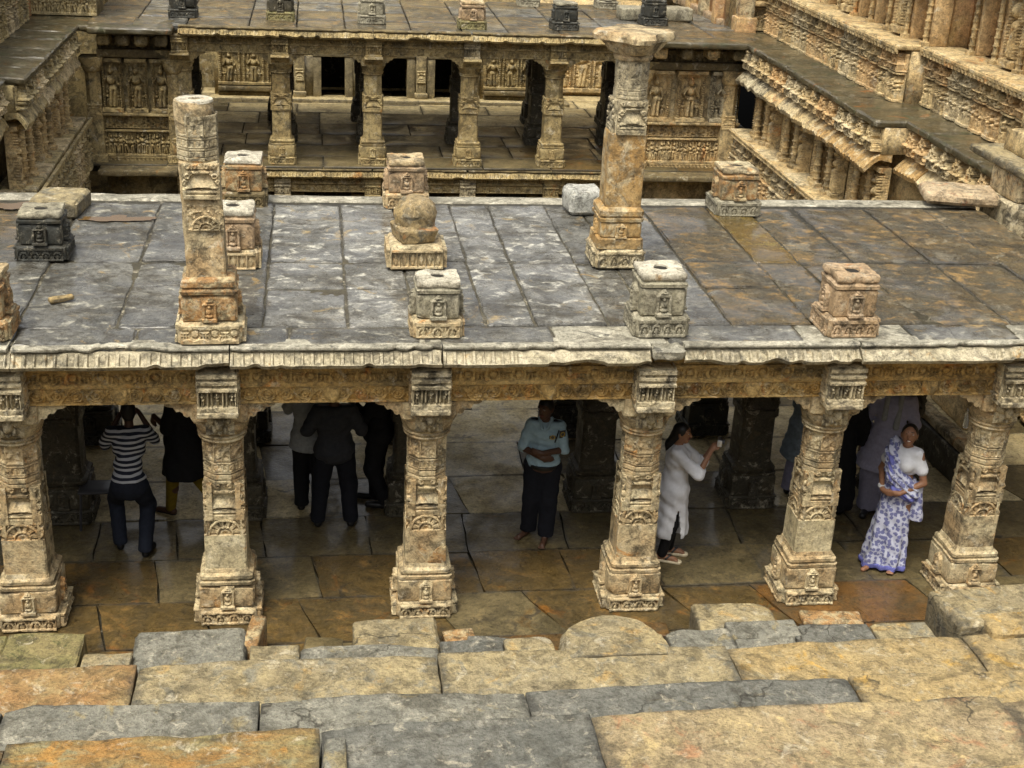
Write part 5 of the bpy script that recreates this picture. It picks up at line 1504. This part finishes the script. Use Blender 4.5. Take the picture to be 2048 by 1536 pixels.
def human(label, loc, yaw, J, skin=SKIN, sc=1.0, head_yaw=0.0, head_tilt=0.0, female=False, bare=False, hands=None, hair='short', face=True, res=.0105, group=None, lean=(0, 0)):
    """J: joint positions in the body frame (facing -Y); returns the body object and its joints"""
    j = dict(hipL=(.09, 0, .90), hipR=(-.09, 0, .90), kneeL=(.10, -.02, .49), kneeR=(-.10, -.02, .49), ankL=(.10, .02, .085), ankR=(-.10, .02, .085),
             toeL=(.13, -.17, .03), toeR=(-.13, -.17, .03), pel=(0, 0, .94), wai=(0, 0, 1.09), che=(0, .01, 1.28), shL=(.165, .01, 1.41), shR=(-.165, .01, 1.41),
             elL=(.24, .02, 1.13), elR=(-.24, .02, 1.13), wrL=(.25, -.06, .90), wrR=(-.25, -.06, .90), neck=(0, .015, 1.44), head=(0, -.005, 1.60))
    j.update(J)
    if female:
        for q in ('shL', 'shR'):
            if q not in J: j[q] = (j[q][0] * .88, j[q][1], j[q][2] - .01)
    j = {k_: A3(v, float) for k_, v in j.items()}
    w = .92 if female else 1.0
    P = [('e', j['pel'], (.165 * (1.04 if female else 1), .118, .125)), ('e', j['wai'], (.138 * w, .105, .15)), ('e', j['che'], (.162 * w, .112, .165)),
         ('c', j['shR'] * .8 + j['che'] * .2 + A3((0, 0, .02)), j['shL'] * .8 + j['che'] * .2 + A3((0, 0, .02)), .058, .058), ('c', j['neck'] - A3((0, 0, .04)), j['neck'] * .35 + j['head'] * .65, .055 * w, .048 * w)]
    if female:
        for s_ in (-1, 1):
            P.append(('e', j['che'] + A3((s_ * .07, -.085, -.0)), (.062, .058, .062)))
    for s_ in 'LR':
        P += [('c', j['hip' + s_], j['knee' + s_], .088, .056), ('c', j['knee' + s_], (j['knee' + s_] * .6 + j['ank' + s_] * .4) + A3((0, .018, 0)), .053, .052), ('c', (j['knee' + s_] * .6 + j['ank' + s_] * .4) + A3((0, .018, 0)), j['ank' + s_], .052, .034)]
        an, toe = j['ank' + s_], j['toe' + s_]
        P += [('c', an + A3((0, .035, -.045)), an, .034, .036), ('c', an + A3((0, .02, -.045)), toe * .8 + an * .2 - A3((0, 0, .012)), .034, .032)]
        dv = (toe - an); dv[2] = 0; dv /= np.linalg.norm(dv) + 1e-9
        sd_ = A3((-dv[1], dv[0], 0))
        for q in range(5):
            o = (q - 2) * .0155
            b0 = toe * 1.0 + sd_ * o - dv * .012
            b0[2] = toe[2] - .008
            P.append(('c', b0, b0 + dv * (.030 - .004 * abs(q - 1)), .0105, .009, 1.0, .006))
        P += [('c', j['sh' + s_], j['el' + s_], .052 * w, .039 * w, 1.0, .022), ('c', j['el' + s_], j['wr' + s_], .040 * w, .027 * w, 1.0, .012)]
    hd = j['head']
    Rh = rotz(head_yaw)
    ct, st_ = math.cos(head_tilt), math.sin(head_tilt)
    Rt = np.array([[1, 0, 0], [0, ct, -st_], [0, st_, ct]])
    hp = lambda *q: hd + Rh @ Rt @ A3(q, float)
    P += [('e', hd + A3((0, 0, .015)), (.074, .088, .105)), ('c', hp(0, -.015, -.02), hp(0, -.045, -.075), .055, .038), ('c', hp(0, -.082, .022), hp(0, -.103, -.022), .011, .017, 1.0, .012),
          ('c', hp(.077, .008, -.02), hp(.08, .012, .022), .012, .014, 1.0, .008), ('c', hp(-.077, .008, -.02), hp(-.08, .012, .022), .012, .014, 1.0, .008), ('c', hp(-.04, -.068, .038), hp(.04, -.068, .038), .020, .020, 1.0, .02)]
    hands = hands or {}
    for s_, side in (('L', -1), ('R', 1)):
        dr, nr, curl = hands.get(s_, ((0, -.15, -1), (-side * -1.0 if s_ == 'L' else 1, 0, 0), .35))
        P += hand_prims(j['wr' + s_], dr, nr, 1.0, curl, side)
    o = link('person', mesh('person', blob(P, res, .028), skin, None), None, loc, yaw, (sc, sc, sc))
    o.data.polygons.foreach_set('use_smooth', np.ones(len(o.data.polygons), bool))
    o['kind'] = 'thing'
    tag(o, label, 'person', group)
    if face:
        for s_ in (-1, 1):
            blob_part('eye', [('e', hp(s_ * .032, -.083, .022), (.013, .009, .0075))], EYE, o, .004)
            blob_part('pupil', [('e', hp(s_ * .032, -.0905, .022), (.0065, .004, .0065))], HAIR, o, .003)
            blob_part('eyebrow', [('c', hp(s_ * .016, -.092, .043), hp(s_ * .048, -.080, .046), .0055, .004)], HAIR, o, .004)
        blob_part('mouth', [('c', hp(-.022, -.085, -.052), hp(.022, -.085, -.052), .009, .009)], LIP, o, .005)
    if hair in ('short', 'bun', 'pony'):
        H = [('e', hp(0, .012, .038), (.084, .093, .098)), ('e', hp(0, .045, -.01), (.072, .055, .075))]
        cuts = [(hp(0, -.07, .055), Rh @ A3((0, -1, -.75)))]
        if hair == 'bun': H.append(('e', hp(0, .10, -.02), (.05, .045, .05)))
        if hair == 'pony': H += [('c', hp(0, .07, -.02), hp(.0, .12, -.14), .055, .06), ('c', hp(.0, .12, -.14), hp(0, .12, -.33), .06, .05), ('c', hp(0, .12, -.33), hp(0, .10, -.50), .05, .025)]
        blob_part('hair', H, HAIR, o, .010, .03, cuts=cuts, pad=.03)
    return o, j, hp
def blob_part(name, prims, m, parent, res=.011, k=.02, **kw):
    me = mesh(name, blob(prims, res, k, **kw), m, None)
    me.polygons.foreach_set('use_smooth', np.ones(len(me.polygons), bool))
    return link(name, me, parent)
def folds(amp, n=11, z0=0, z1=2, seed=0):
    def f(P):
        a = np.arctan2(P[..., 1], P[..., 0])
        t = np.clip((z1 - P[..., 2]) / (z1 - z0), 0, 1)
        return amp * t * (np.sin(a * n + 1.5 * np.sin(P[..., 2] * 6 + seed)) - .5) + .004 * np.sin(P[..., 2] * 40 + a * 5 + seed)
    return f
def creases(amp, seed=0, f=16):
    return lambda P: amp * (vnoise(P * f + seed * 3.3, seed) - .7)
def torso(j, w=1.0):
    return [('e', j['wai'], (.138 * w, .105, .15)), ('e', j['che'], (.162 * w, .112, .165)), ('c', j['shR'] * .8 + j['che'] * .2 + A3((0, 0, .02)), j['shL'] * .8 + j['che'] * .2 + A3((0, 0, .02)), .058, .058)]
def shirt(o, j, m, hem, sleeve=.75, seed=0, w=1.0, name='shirt', inf=.016, flare=.0, tuck=False):
    P = torso(j, w) + [('e', j['pel'] + A3((0, 0, .03 if tuck else -.01)), (.162, .118, .13) if tuck else (.192, .148, .17))]
    if flare: P.append(('c', j['wai'], A3((j['pel'][0], j['pel'][1], hem)), .135, .20 + flare, .80))
    for s_ in 'LR':
        if sleeve <= 1:
            P.append(('c', j['sh' + s_], j['sh' + s_] + (j['el' + s_] - j['sh' + s_]) * sleeve, .050, .044))
        else:
            P += [('c', j['sh' + s_], j['el' + s_], .050, .042), ('c', j['el' + s_], j['el' + s_] + (j['wr' + s_] - j['el' + s_]) * (sleeve - 1), .042, .034)]
    return blob_part(name, P, m, o, .011, .028, inflate=inf, cuts=[((0, 0, hem), (0, 0, -1)), (j['neck'] + A3((0, 0, .02)), (0, 0, 1)), (j['neck'] + A3((0, -.085, -.005)), (0, -.75, 1))], wrinkle=lambda P: creases(.009, seed)(P) + .004 * np.sin(P[..., 2] * 60 + 3 * vnoise(P * 6, seed) + P[..., 0] * 14))
def trousers(o, j, m, seed=0, wide=0.0, name='trousers', hem=.07):
    P = [('e', j['pel'] + A3((0, 0, -.01)), (.172, .128, .14))]
    for s_ in 'LR':
        P += [('c', j['hip' + s_], j['knee' + s_], .094, .068 + wide), ('c', j['knee' + s_], j['ank' + s_] + A3((0, .01, 0)), .068 + wide, .056 + wide)]
    zc = j['pel'][2] + .125
    return blob_part(name, P, m, o, .012, .03, inflate=.020, cuts=[((0, 0, hem), (0, 0, -1)), ((0, 0, zc), (0, 0, 1))], wrinkle=creases(.008, seed, 13))
def shoes(o, j, m=SHOE, name='shoe'):
    for s_ in 'LR':
        an, toe = j['ank' + s_], j['toe' + s_]
        blob_part(name, [('c', an + A3((0, .03, -.045)), an + A3((0, 0, -.02)), .040, .042), ('c', an + A3((0, .02, -.045)), toe + A3((0, 0, .0)), .040, .040)], m, o, .010, .02, cuts=[((0, 0, min(.002, toe[2] - .03)), (0, 0, -1))])

# 1 man in stripes, back to us, knees bent, camera to his face
hu = dict(L=((-.5, -.6, .6), (-1, -.3, 0), .9), R=((.5, -.6, .6), (1, -.3, 0), .9))
o, j, hp = human('man from behind in a black and white striped shirt, knees bent, arms raised', (-2.98, 1.62, 0), R(184),
    dict(pel=(.02, .16, .76), wai=(.02, .11, .93), che=(.0, .03, 1.13), shL=(.19, .01, 1.27), shR=(-.19, .01, 1.27), neck=(-.01, .0, 1.31), head=(-.01, -.06, 1.46), hipL=(.12, .16, .73), hipR=(-.08, .16, .73),
         kneeL=(.21, -.14, .46), kneeR=(-.16, -.06, .42), ankL=(.17, .10, .085), ankR=(-.12, .30, .085), toeL=(.21, -.08, .03), toeR=(-.20, .13, .03), elL=(.30, -.10, 1.08), elR=(-.30, -.10, 1.12), wrL=(.12, -.22, 1.34), wrR=(-.13, -.22, 1.36)),
    SKIND, 1.04, hands=hu, face=False)
shirt(o, j, STRIPE, .83, .8, 1); trousers(o, j, JEAN, 1); shoes(o, j, SHOE, 'sandal')
o.scale = (.90, .95, 1.04)
cm = thing('camera', 'small dark camera held up to the striped-shirt man\'s face', 'camera', (-3.00, 1.93, 1.42)); part('body', rough_box(.11, .05, .07, .03, .008, .001, 1, chips=0), METAL, cm)
# 2 woman in a black dress and mustard leggings
o, j, hp = human('woman in a black dress with mustard leggings and thin-strapped sandals, walking', (-2.50, 2.22, 0), R(-120),
    dict(kneeL=(.07, -.10, .50), ankL=(.06, -.16, .085), toeL=(.07, -.35, .03), kneeR=(-.10, .05, .48), ankR=(-.12, .34, .14), toeR=(-.14, .20, .045), elL=(.20, -.05, 1.12), wrL=(.18, -.22, 1.22), elR=(-.22, .04, 1.10), wrR=(-.25, -.05, .88)),
    SKIND, 1.02, female=True, hair='bun')
blob_part('dress', torso(j, .95) + [('c', j['wai'], (0, .02, .56), .135, .22, .95), ('e', j['pel'], (.19, .17, .18)), ('c', j['shL'], j['elL'], .055, .05), ('c', j['shR'], j['elR'], .055, .05), ('c', j['elR'], (-.30, .10, .72), .05, .06)], BLK, o, .013, .03, inflate=.026, cuts=[((0, 0, .52), (0, 0, -1)), (j['neck'] + A3((0, 0, .02)), (0, 0, 1))], wrinkle=folds(.014, 7, .5, 1.1, 2))
for s_ in 'LR':
    blob_part('legging', [('c', j['hip' + s_] - A3((0, 0, .14)), j['knee' + s_], .075, .060), ('c', j['knee' + s_], j['ank' + s_], .060, .042)], MUST, o, .012, .02, inflate=.014)
    blob_part('sandal', [('c', j['ank' + s_] + A3((0, .03, -.07)), j['toe' + s_] + A3((0, 0, -.018)), .036, .038, 1.0, .01)], SHOE, o, .010, .01, cuts=[((0, 0, j['toe' + s_][2] - .012), (0, 0, 1)), ((0, 0, .002), (0, 0, -1))])
    an = j['ank' + s_]
    V, F = loft([(-.004, .047, 'round'), (.004, .047, 'round')], 20, 0); part('sandal_strap', (V, F), WHT, o, tuple(an + A3((0, .005, -.02))))
# 3-5 three dark-dressed men
up_l = dict(L=((-.3, -.5, .8), (-1, 0, 0), .9), R=((.3, -.5, .8), (1, 0, 0), .9))
o, j, hp = human('man in a plain grey shirt and black trousers, back turned, taking a picture', (-1.13, 2.30, 0), R(170),
    dict(elL=(.27, -.10, 1.20), wrL=(.14, -.30, 1.42), elR=(-.27, -.10, 1.20), wrR=(-.12, -.30, 1.42), head=(0, -.03, 1.60)), SKIND, 0.98, hands=up_l, face=False)
shirt(o, j, GRSH, .80, .9, 3, flare=.02); trousers(o, j, BLK, 3); shoes(o, j)
o, j, hp = human('broad man in a charcoal shirt and black trousers, back turned, feet apart', (-.86, 1.93, 0), R(182),
    dict(hipL=(.10, 0, .90), hipR=(-.10, 0, .90), kneeL=(.15, -.02, .49), kneeR=(-.15, -.02, .49), ankL=(.19, .02, .085), ankR=(-.17, .04, .085), toeL=(.24, -.16, .03), toeR=(-.22, -.12, .03),
         elL=(.30, .0, 1.14), wrL=(.22, -.22, 1.20), elR=(-.30, .0, 1.14), wrR=(-.20, -.22, 1.22)), SKIND, 1.00, hands=up_l, face=False)
shirt(o, j, CHAR, .80, .95, 4, 1.05, inf=.022); trousers(o, j, NAVY, 4); shoes(o, j)
o, j, hp = human('man in black clothes and black shoes beside the third front column, seen from the side', (-.36, 2.36, 0), R(-105),
    dict(kneeL=(.08, -.06, .49), ankL=(.08, .10, .085), toeL=(.08, -.10, .03), kneeR=(-.09, -.05, .49), ankR=(-.10, -.06, .085), toeR=(-.11, -.26, .03), elL=(.22, -.12, 1.18), wrL=(.12, -.33, 1.36), elR=(-.24, -.10, 1.18), wrR=(-.12, -.33, 1.36)), SKIND, 1.00, hands=up_l)
shirt(o, j, BLK, .78, 1.6, 5, 1.04, inf=.02); trousers(o, j, BLK, 5); shoes(o, j)
# 6 guard with folded arms, barefoot
o, j, hp = human('barefoot guard in a pale blue uniform shirt and black trousers, arms folded', (1.37, 1.46, 0), R(-14),
    dict(hipL=(.085, 0, .91), hipR=(-.085, 0, .91), kneeL=(.08, -.02, .50), kneeR=(-.11, .0, .50), ankL=(.07, -.02, .085), ankR=(-.13, .10, .085), toeL=(.05, -.21, .03), toeR=(-.24, -.06, .03),
         elL=(.215, -.06, 1.16), elR=(-.225, -.07, 1.15), shL=(.150, .01, 1.40), shR=(-.150, .01, 1.40), wrL=(.0, -.215, 1.17), wrR=(-.02, -.195, 1.11), head=(-.01, -.02, 1.60)), SKIND, 1.0, head_yaw=R(-25),
    hands=dict(L=((-1, -.1, .15), (0, 1, 0), .35), R=((1, .0, -.12), (0, 1, 0), .3)))
sh_ = shirt(o, j, SKYB, .93, .955, 6, 1.0, inf=.014, tuck=True)
trousers(o, j, NAVY, 6, .006)
part('belt', loft([(0, .168, 'round'), (.035, .168, 'round')], 32, 0), SHOE, o, (0, 0, .935)); o.children[-1].scale = (1, .72, 1)
for s_ in (-1, 1):
    blob_part('collar', [('c', (s_ * .065, .02, 1.475), (s_ * .03, -.105, 1.405), .022, .020)], SKYB, o, .008)
    blob_part('shoulder_strap', [('c', (s_ * .10, .0, 1.462), (s_ * .17, .01, 1.440), .020, .018)], NAVY, o, .008)
def badge(parent, loc, rz, w, h, rx=0):
    b_ = part('badge', rough_box(w, .008, h, .02, .003, 0, 1, 0, chips=0), METAL, parent, loc, rz)
    V, F = loft([(0, w * .38, 'round'), (.004, w * .38, 'round'), (.004, w * .26, 'round'), (0, w * .26, 'round')], 24, 0, cap=False)
    r_ = part('badge_ring', (V[:, [0, 2, 1]] * A3((1, -1, 1)), F), GOLD, b_, (0, -.004, h / 2))
    return b_
badge(o, (.190, -.085, 1.31), R(35), .075, .085)
badge(o, (.090, -.140, 1.315), R(12), .070, .035)
blob_part('lanyard', [('c', (.15, -.085, 1.39), (.12, -.145, 1.28), .008, .008)], NAVY, o, .006)
# 7 woman in a white kurta taking a photograph
o, j, hp = human('woman in a long white kurta and black leggings holding up a camera, long dark hair', (2.72, 1.0, 0), R(72),
    dict(elL=(.17, -.27, 1.17), wrL=(.07, -.37, 1.44), elR=(-.17, -.25, 1.19), wrR=(-.06, -.36, 1.45), kneeL=(.09, -.02, .49), ankL=(.09, .0, .105), toeL=(.10, -.17, .05), ankR=(-.09, .06, .105), toeR=(-.10, -.11, .05), head=(0, -.02, 1.58)),
    SKIN, .95, female=True, hair='pony', head_tilt=R(-3), head_yaw=R(-8), hands=dict(L=((-.35, -.35, .8), (-.6, -.5, 0), .9), R=((.35, -.35, .8), (.6, -.5, 0), .9)))
blob_part('kurta', torso(j, .95) + [('e', j['pel'] + A3((0, .01, -.05)), (.185, .165, .20)), ('c', j['wai'], (0, .01, .40), .13, .20, .95), ('e', j['che'] + A3((.07, -.085, 0)), (.065, .06, .065)), ('e', j['che'] + A3((-.07, -.085, 0)), (.065, .06, .065)),
    ('c', j['shL'], j['elL'], .056, .048), ('c', j['elL'], j['elL'] * .4 + j['wrL'] * .6, .046, .042), ('c', j['shR'], j['elR'], .056, .048), ('c', j['elR'], j['elR'] * .4 + j['wrR'] * .6, .046, .042)], WHT, o, .011, .028, inflate=.014,
    cuts=[((0, 0, .34), (0, 0, -1)), (j['neck'] + A3((0, 0, .02)), (0, 0, 1)), (j['neck'] + A3((0, -.085, -.01)), (0, -.75, 1))],
    wrinkle=lambda P: folds(.010, 9, .34, 1.05, 1)(P) + .006 * vnoise(P * 14, 3) + np.where((np.abs(P[..., 1] + .075) < .055 * np.clip((.72 - P[..., 2]) / .38, 0, 1)) & (P[..., 0] < -.02) & (P[..., 2] < .72), .2, 0))
for s_ in 'LR':
    blob_part('legging', [('c', j['hip' + s_] - A3((0, 0, .20)), j['knee' + s_], .066, .056), ('c', j['knee' + s_], j['ank' + s_], .060, .044)], BLK, o, .012, .02, inflate=.014)
    an, toe = j['ank' + s_], j['toe' + s_]
    blob_part('sandal_sole', [('c', an + A3((0, .035, -.085)), toe + A3((0, -.02, -.032)), .040, .044)], SOLE, o, .009, .01, cuts=[((0, 0, .034), (0, 0, 1)), ((0, 0, .002), (0, 0, -1))])
    for q in (-1, 1):
        blob_part('sandal_strap', [('c', an + A3((q * .045, -.05, -.05)), toe * .6 + an * .4 + A3((0, 0, .025)), .012, .012)], SHOE, o, .007)
cp = o.matrix_basis @ Vector(tuple((j['wrL'] + j['wrR']) / 2 + A3((0, -.07, .10)))) if False else None
bpy.context.view_layer.update()
wpos = o.matrix_world @ Vector(tuple((j['wrL'] + j['wrR']) / 2 + A3((0, -.075, .055))))
cm = thing('camera', 'small silver and black camera held out by the woman in white', 'camera', tuple(wpos), R(72))
part('body', rough_box(.11, .045, .07, .02, .008, .001, 1, chips=0), METAL, cm)
part('lens', loft([(0, .028, 'round'), (.03, .028, 'round'), (.032, .02, 'round')], 20, 0), METAL, cm, (0, -.02, .035)); cm.children[-1].rotation_euler = (R(90), 0, 0)
part('grip', rough_box(.03, .05, .072, .02, .008, .001, 2, chips=0), SILV, cm, (-.05, 0, -.001))
# 8 person half hidden behind the fifth column
o, j, hp = human('person in a pale blue long shirt almost hidden behind the fifth front column', (4.60, 2.32, 0), R(100), dict(elL=(.22, -.02, 1.13), wrL=(.20, -.10, .92)), SKIND, 1.0, face=False, res=.013)
shirt(o, j, plain('grey_blue_cotton', (.17, .21, .24), .85, .2), .55, 1.5, 8, flare=.06); trousers(o, j, LILD, 8, .01); shoes(o, j)
# 9 man in a lilac kurta, and a person in black beside him
o, j, hp = human('man in a lilac kurta and scarf, in shade behind the woman in the sari', (5.44, 1.86, 0), R(-25), dict(elL=(.25, .0, 1.14), wrL=(.20, -.16, .98), elR=(-.25, .02, 1.13), wrR=(-.24, .10, .92)), SKIND, 1.06)
shirt(o, j, LIL, .60, 1.7, 9, 1.03, 'kurta', flare=.10); trousers(o, j, LILD, 9, .035, 'pyjama', .05); shoes(o, j, SHOE, 'sandal')
blob_part('scarf', [('c', (-.07, -.05, 1.47), (-.075, -.155, 1.20), .028, .030, .6), ('c', (.07, -.05, 1.47), (.06, -.155, 1.12), .028, .034, .6), ('c', (-.07, -.03, 1.475), (0, .06, 1.50), .028, .03), ('c', (.07, -.03, 1.475), (0, .06, 1.50), .028, .03)], GRSH, o, .009, .015)
o, j, hp = human('person in black clothes standing in deep shade just right of the fifth front column', (4.93, 2.0, 0), R(160), dict(), SKIND, 1.0, face=False, res=.013, hair='bun', female=True)
blob_part('black_robe', torso(j) + [('c', j['wai'], (0, 0, .16), .15, .24, .85), ('c', j['shL'], j['elL'], .06, .055), ('c', j['shR'], j['elR'], .06, .055), ('c', j['elL'], j['wrL'], .055, .045), ('c', j['elR'], j['wrR'], .055, .045)], BLK, o, .014, .03, inflate=.018, cuts=[((0, 0, .06), (0, 0, -1)), (j['neck'] + A3((0, 0, .03)), (0, 0, 1))], wrinkle=folds(.012, 9, .1, 1.1, 5))
# 10 woman in a sari, smiling
o, j, hp = human('smiling woman in a blue and white printed sari and white blouse, hands clasped', (5.12, .72, 0), R(-50),
    dict(elL=(.25, .0, 1.10), wrL=(.09, -.20, .985), elR=(-.24, .0, 1.10), wrR=(-.10, -.21, .97), che=(0, .0, 1.27), wai=(0, -.02, 1.08), head=(.01, -.02, 1.575)),
    SKIN, 1.0, female=True, hair='bun', head_yaw=R(25), head_tilt=R(-20), hands=dict(L=((-1, -.3, -.15), (0, 1, .2), .5), R=((1, -.3, -.1), (0, 1, .2), .5)))
blob_part('smile', [('c', hp(-.014, -.096, -.050), hp(.014, -.096, -.050), .0036, .0036)], TOOTH, o, .003)
blob_part('blouse', [('e', j['che'], (.150, .112, .15)), ('c', j['shR'] * .8 + j['che'] * .2 + A3((0, 0, .02)), j['shL'] * .8 + j['che'] * .2 + A3((0, 0, .02)), .056, .056), ('c', j['shL'] * .95, j['shL'] * .45 + j['elL'] * .55, .050, .050), ('c', j['shR'] * .95, j['shR'] * .45 + j['elR'] * .55, .050, .050),
    ('e', j['che'] + A3((.07, -.085, 0)), (.065, .06, .065)), ('e', j['che'] + A3((-.07, -.085, 0)), (.065, .06, .065))], WHT, o, .010, .025, inflate=.014, cuts=[((0, 0, 1.16), (0, 0, -1)), ((0, -.10, 1.415), (0, -.5, 1)), (j['neck'] + A3((0, 0, .015)), (0, 0, 1))], wrinkle=creases(.005, 11))
sk = blob_part('sari_skirt', [('e', (0, -.01, .97), (.195, .165, .2)), ('c', (0, -.01, .98), (-.0, -.02, .10), .145, .19, .82), ('c', (-.06, -.06, .8), (-.11, -.13, .06), .10, .12)], SARI, o, .012, .04, cuts=[((0, 0, .025), (0, 0, -1)), ((0, 0, 1.10), (0, 0, 1))], wrinkle=folds(.022, 10, .02, 1.0, 3))
blob_part('sari_hem', [('c', (0, -.02, .10), (0, -.02, .05), .196, .197, .82), ('c', (-.108, -.125, .10), (-.11, -.13, .05), .125, .126)], SARIB, o, .012, .04, cuts=[((0, 0, .02), (0, 0, -1)), ((0, 0, .085), (0, 0, 1))], wrinkle=folds(.022, 10, .02, 1.0, 3))
blob_part('sari_drape', [('e', (-.055, -.075, 1.20), (.115, .085, .17)), ('e', (.06, -.10, 1.06), (.12, .075, .10)), ('c', (.15, -.06, .98), (-.02, -.15, 1.14), .085, .08), ('c', (-.02, -.15, 1.14), (-.115, -.09, 1.36), .075, .068), ('c', (-.115, -.09, 1.36), (-.13, .0, 1.46), .066, .05), ('c', (-.13, .0, 1.46), (-.13, .13, 1.25), .05, .08), ('c', (-.13, .13, 1.25), (-.14, .14, .80), .08, .10)], SARI, o, .010, .03, wrinkle=lambda P: .011 * np.sin((P[..., 0] * .8 + P[..., 2] * .9) * 95) + .005 * vnoise(P * 15, 2))
blob_part('sari_border', [('c', (.165, -.075, .93), (.02, -.175, 1.00), .055, .05), ('c', (-.03, -.20, 1.13), (-.085, -.155, 1.34), .030, .030)], SARIB, o, .009, .02, wrinkle=lambda P: .008 * np.sin((P[..., 0] + P[..., 2]) * 90))
blob_part('sari_tail', [('c', (.17, .02, 1.02), (.20, .05, .66), .07, .085, .8)], SARI, o, .011, .03, cuts=[((0, 0, .64), (0, 0, -1))], wrinkle=folds(.014, 9, .6, 1.1, 7))
for s_ in (-1, 1):
    pass
V, F = loft([(0, .036, 'round'), (.014, .038, 'round'), (.028, .036, 'round')], 20, 0); part('bangle', (V, F), WHT, o, tuple(j['wrR'] + A3((-.03, .03, .01))))
blob_part('foot_tip', [('c', (-.10, -.27, .03), (-.11, -.33, .025), .03, .025)], SKIN, o, .009)

# stool behind the striped-shirt man, bottle on the rail
st = thing('metal_stool', 'thin dark stool standing behind the man in the striped shirt', 'stool', (-3.42, 2.05, 0))
part('seat', rough_box(.36, .30, .03, .1, .01, .002, 2, chips=0), METAL, st, (0, 0, .44))
for x in (-.15, .15):
    for y in (-.12, .12):
        part('leg', loft([(0, .014, 'round', x * 1.2, y * 1.2), (.44, .014, 'round', x, y)], 10, 0), METAL, st)
GLASS, nt, b = mat('clear_plastic')
b.inputs['Base Color'].default_value = (.86, .9, .92, 1); b.inputs['Roughness'].default_value = .12; b.inputs['Transmission Weight'].default_value = .75; b.inputs['IOR'].default_value = 1.33
bo = thing('water_bottle', 'clear plastic water bottle standing on the stone rail at the far right', 'bottle', (6.97, 2.98, .565))
part('body', loft([(0, .030, 'round'), (.005, .034, 'round'), (.14, .034, 'round'), (.145, .031, 'round'), (.155, .034, 'round'), (.18, .034, 'round'), (.22, .014, 'round'), (.235, .013, 'round')], 24, 0), GLASS, bo)
part('cap', loft([(.232, .016, 'round'), (.255, .016, 'round')], 20, 0), WHT, bo)
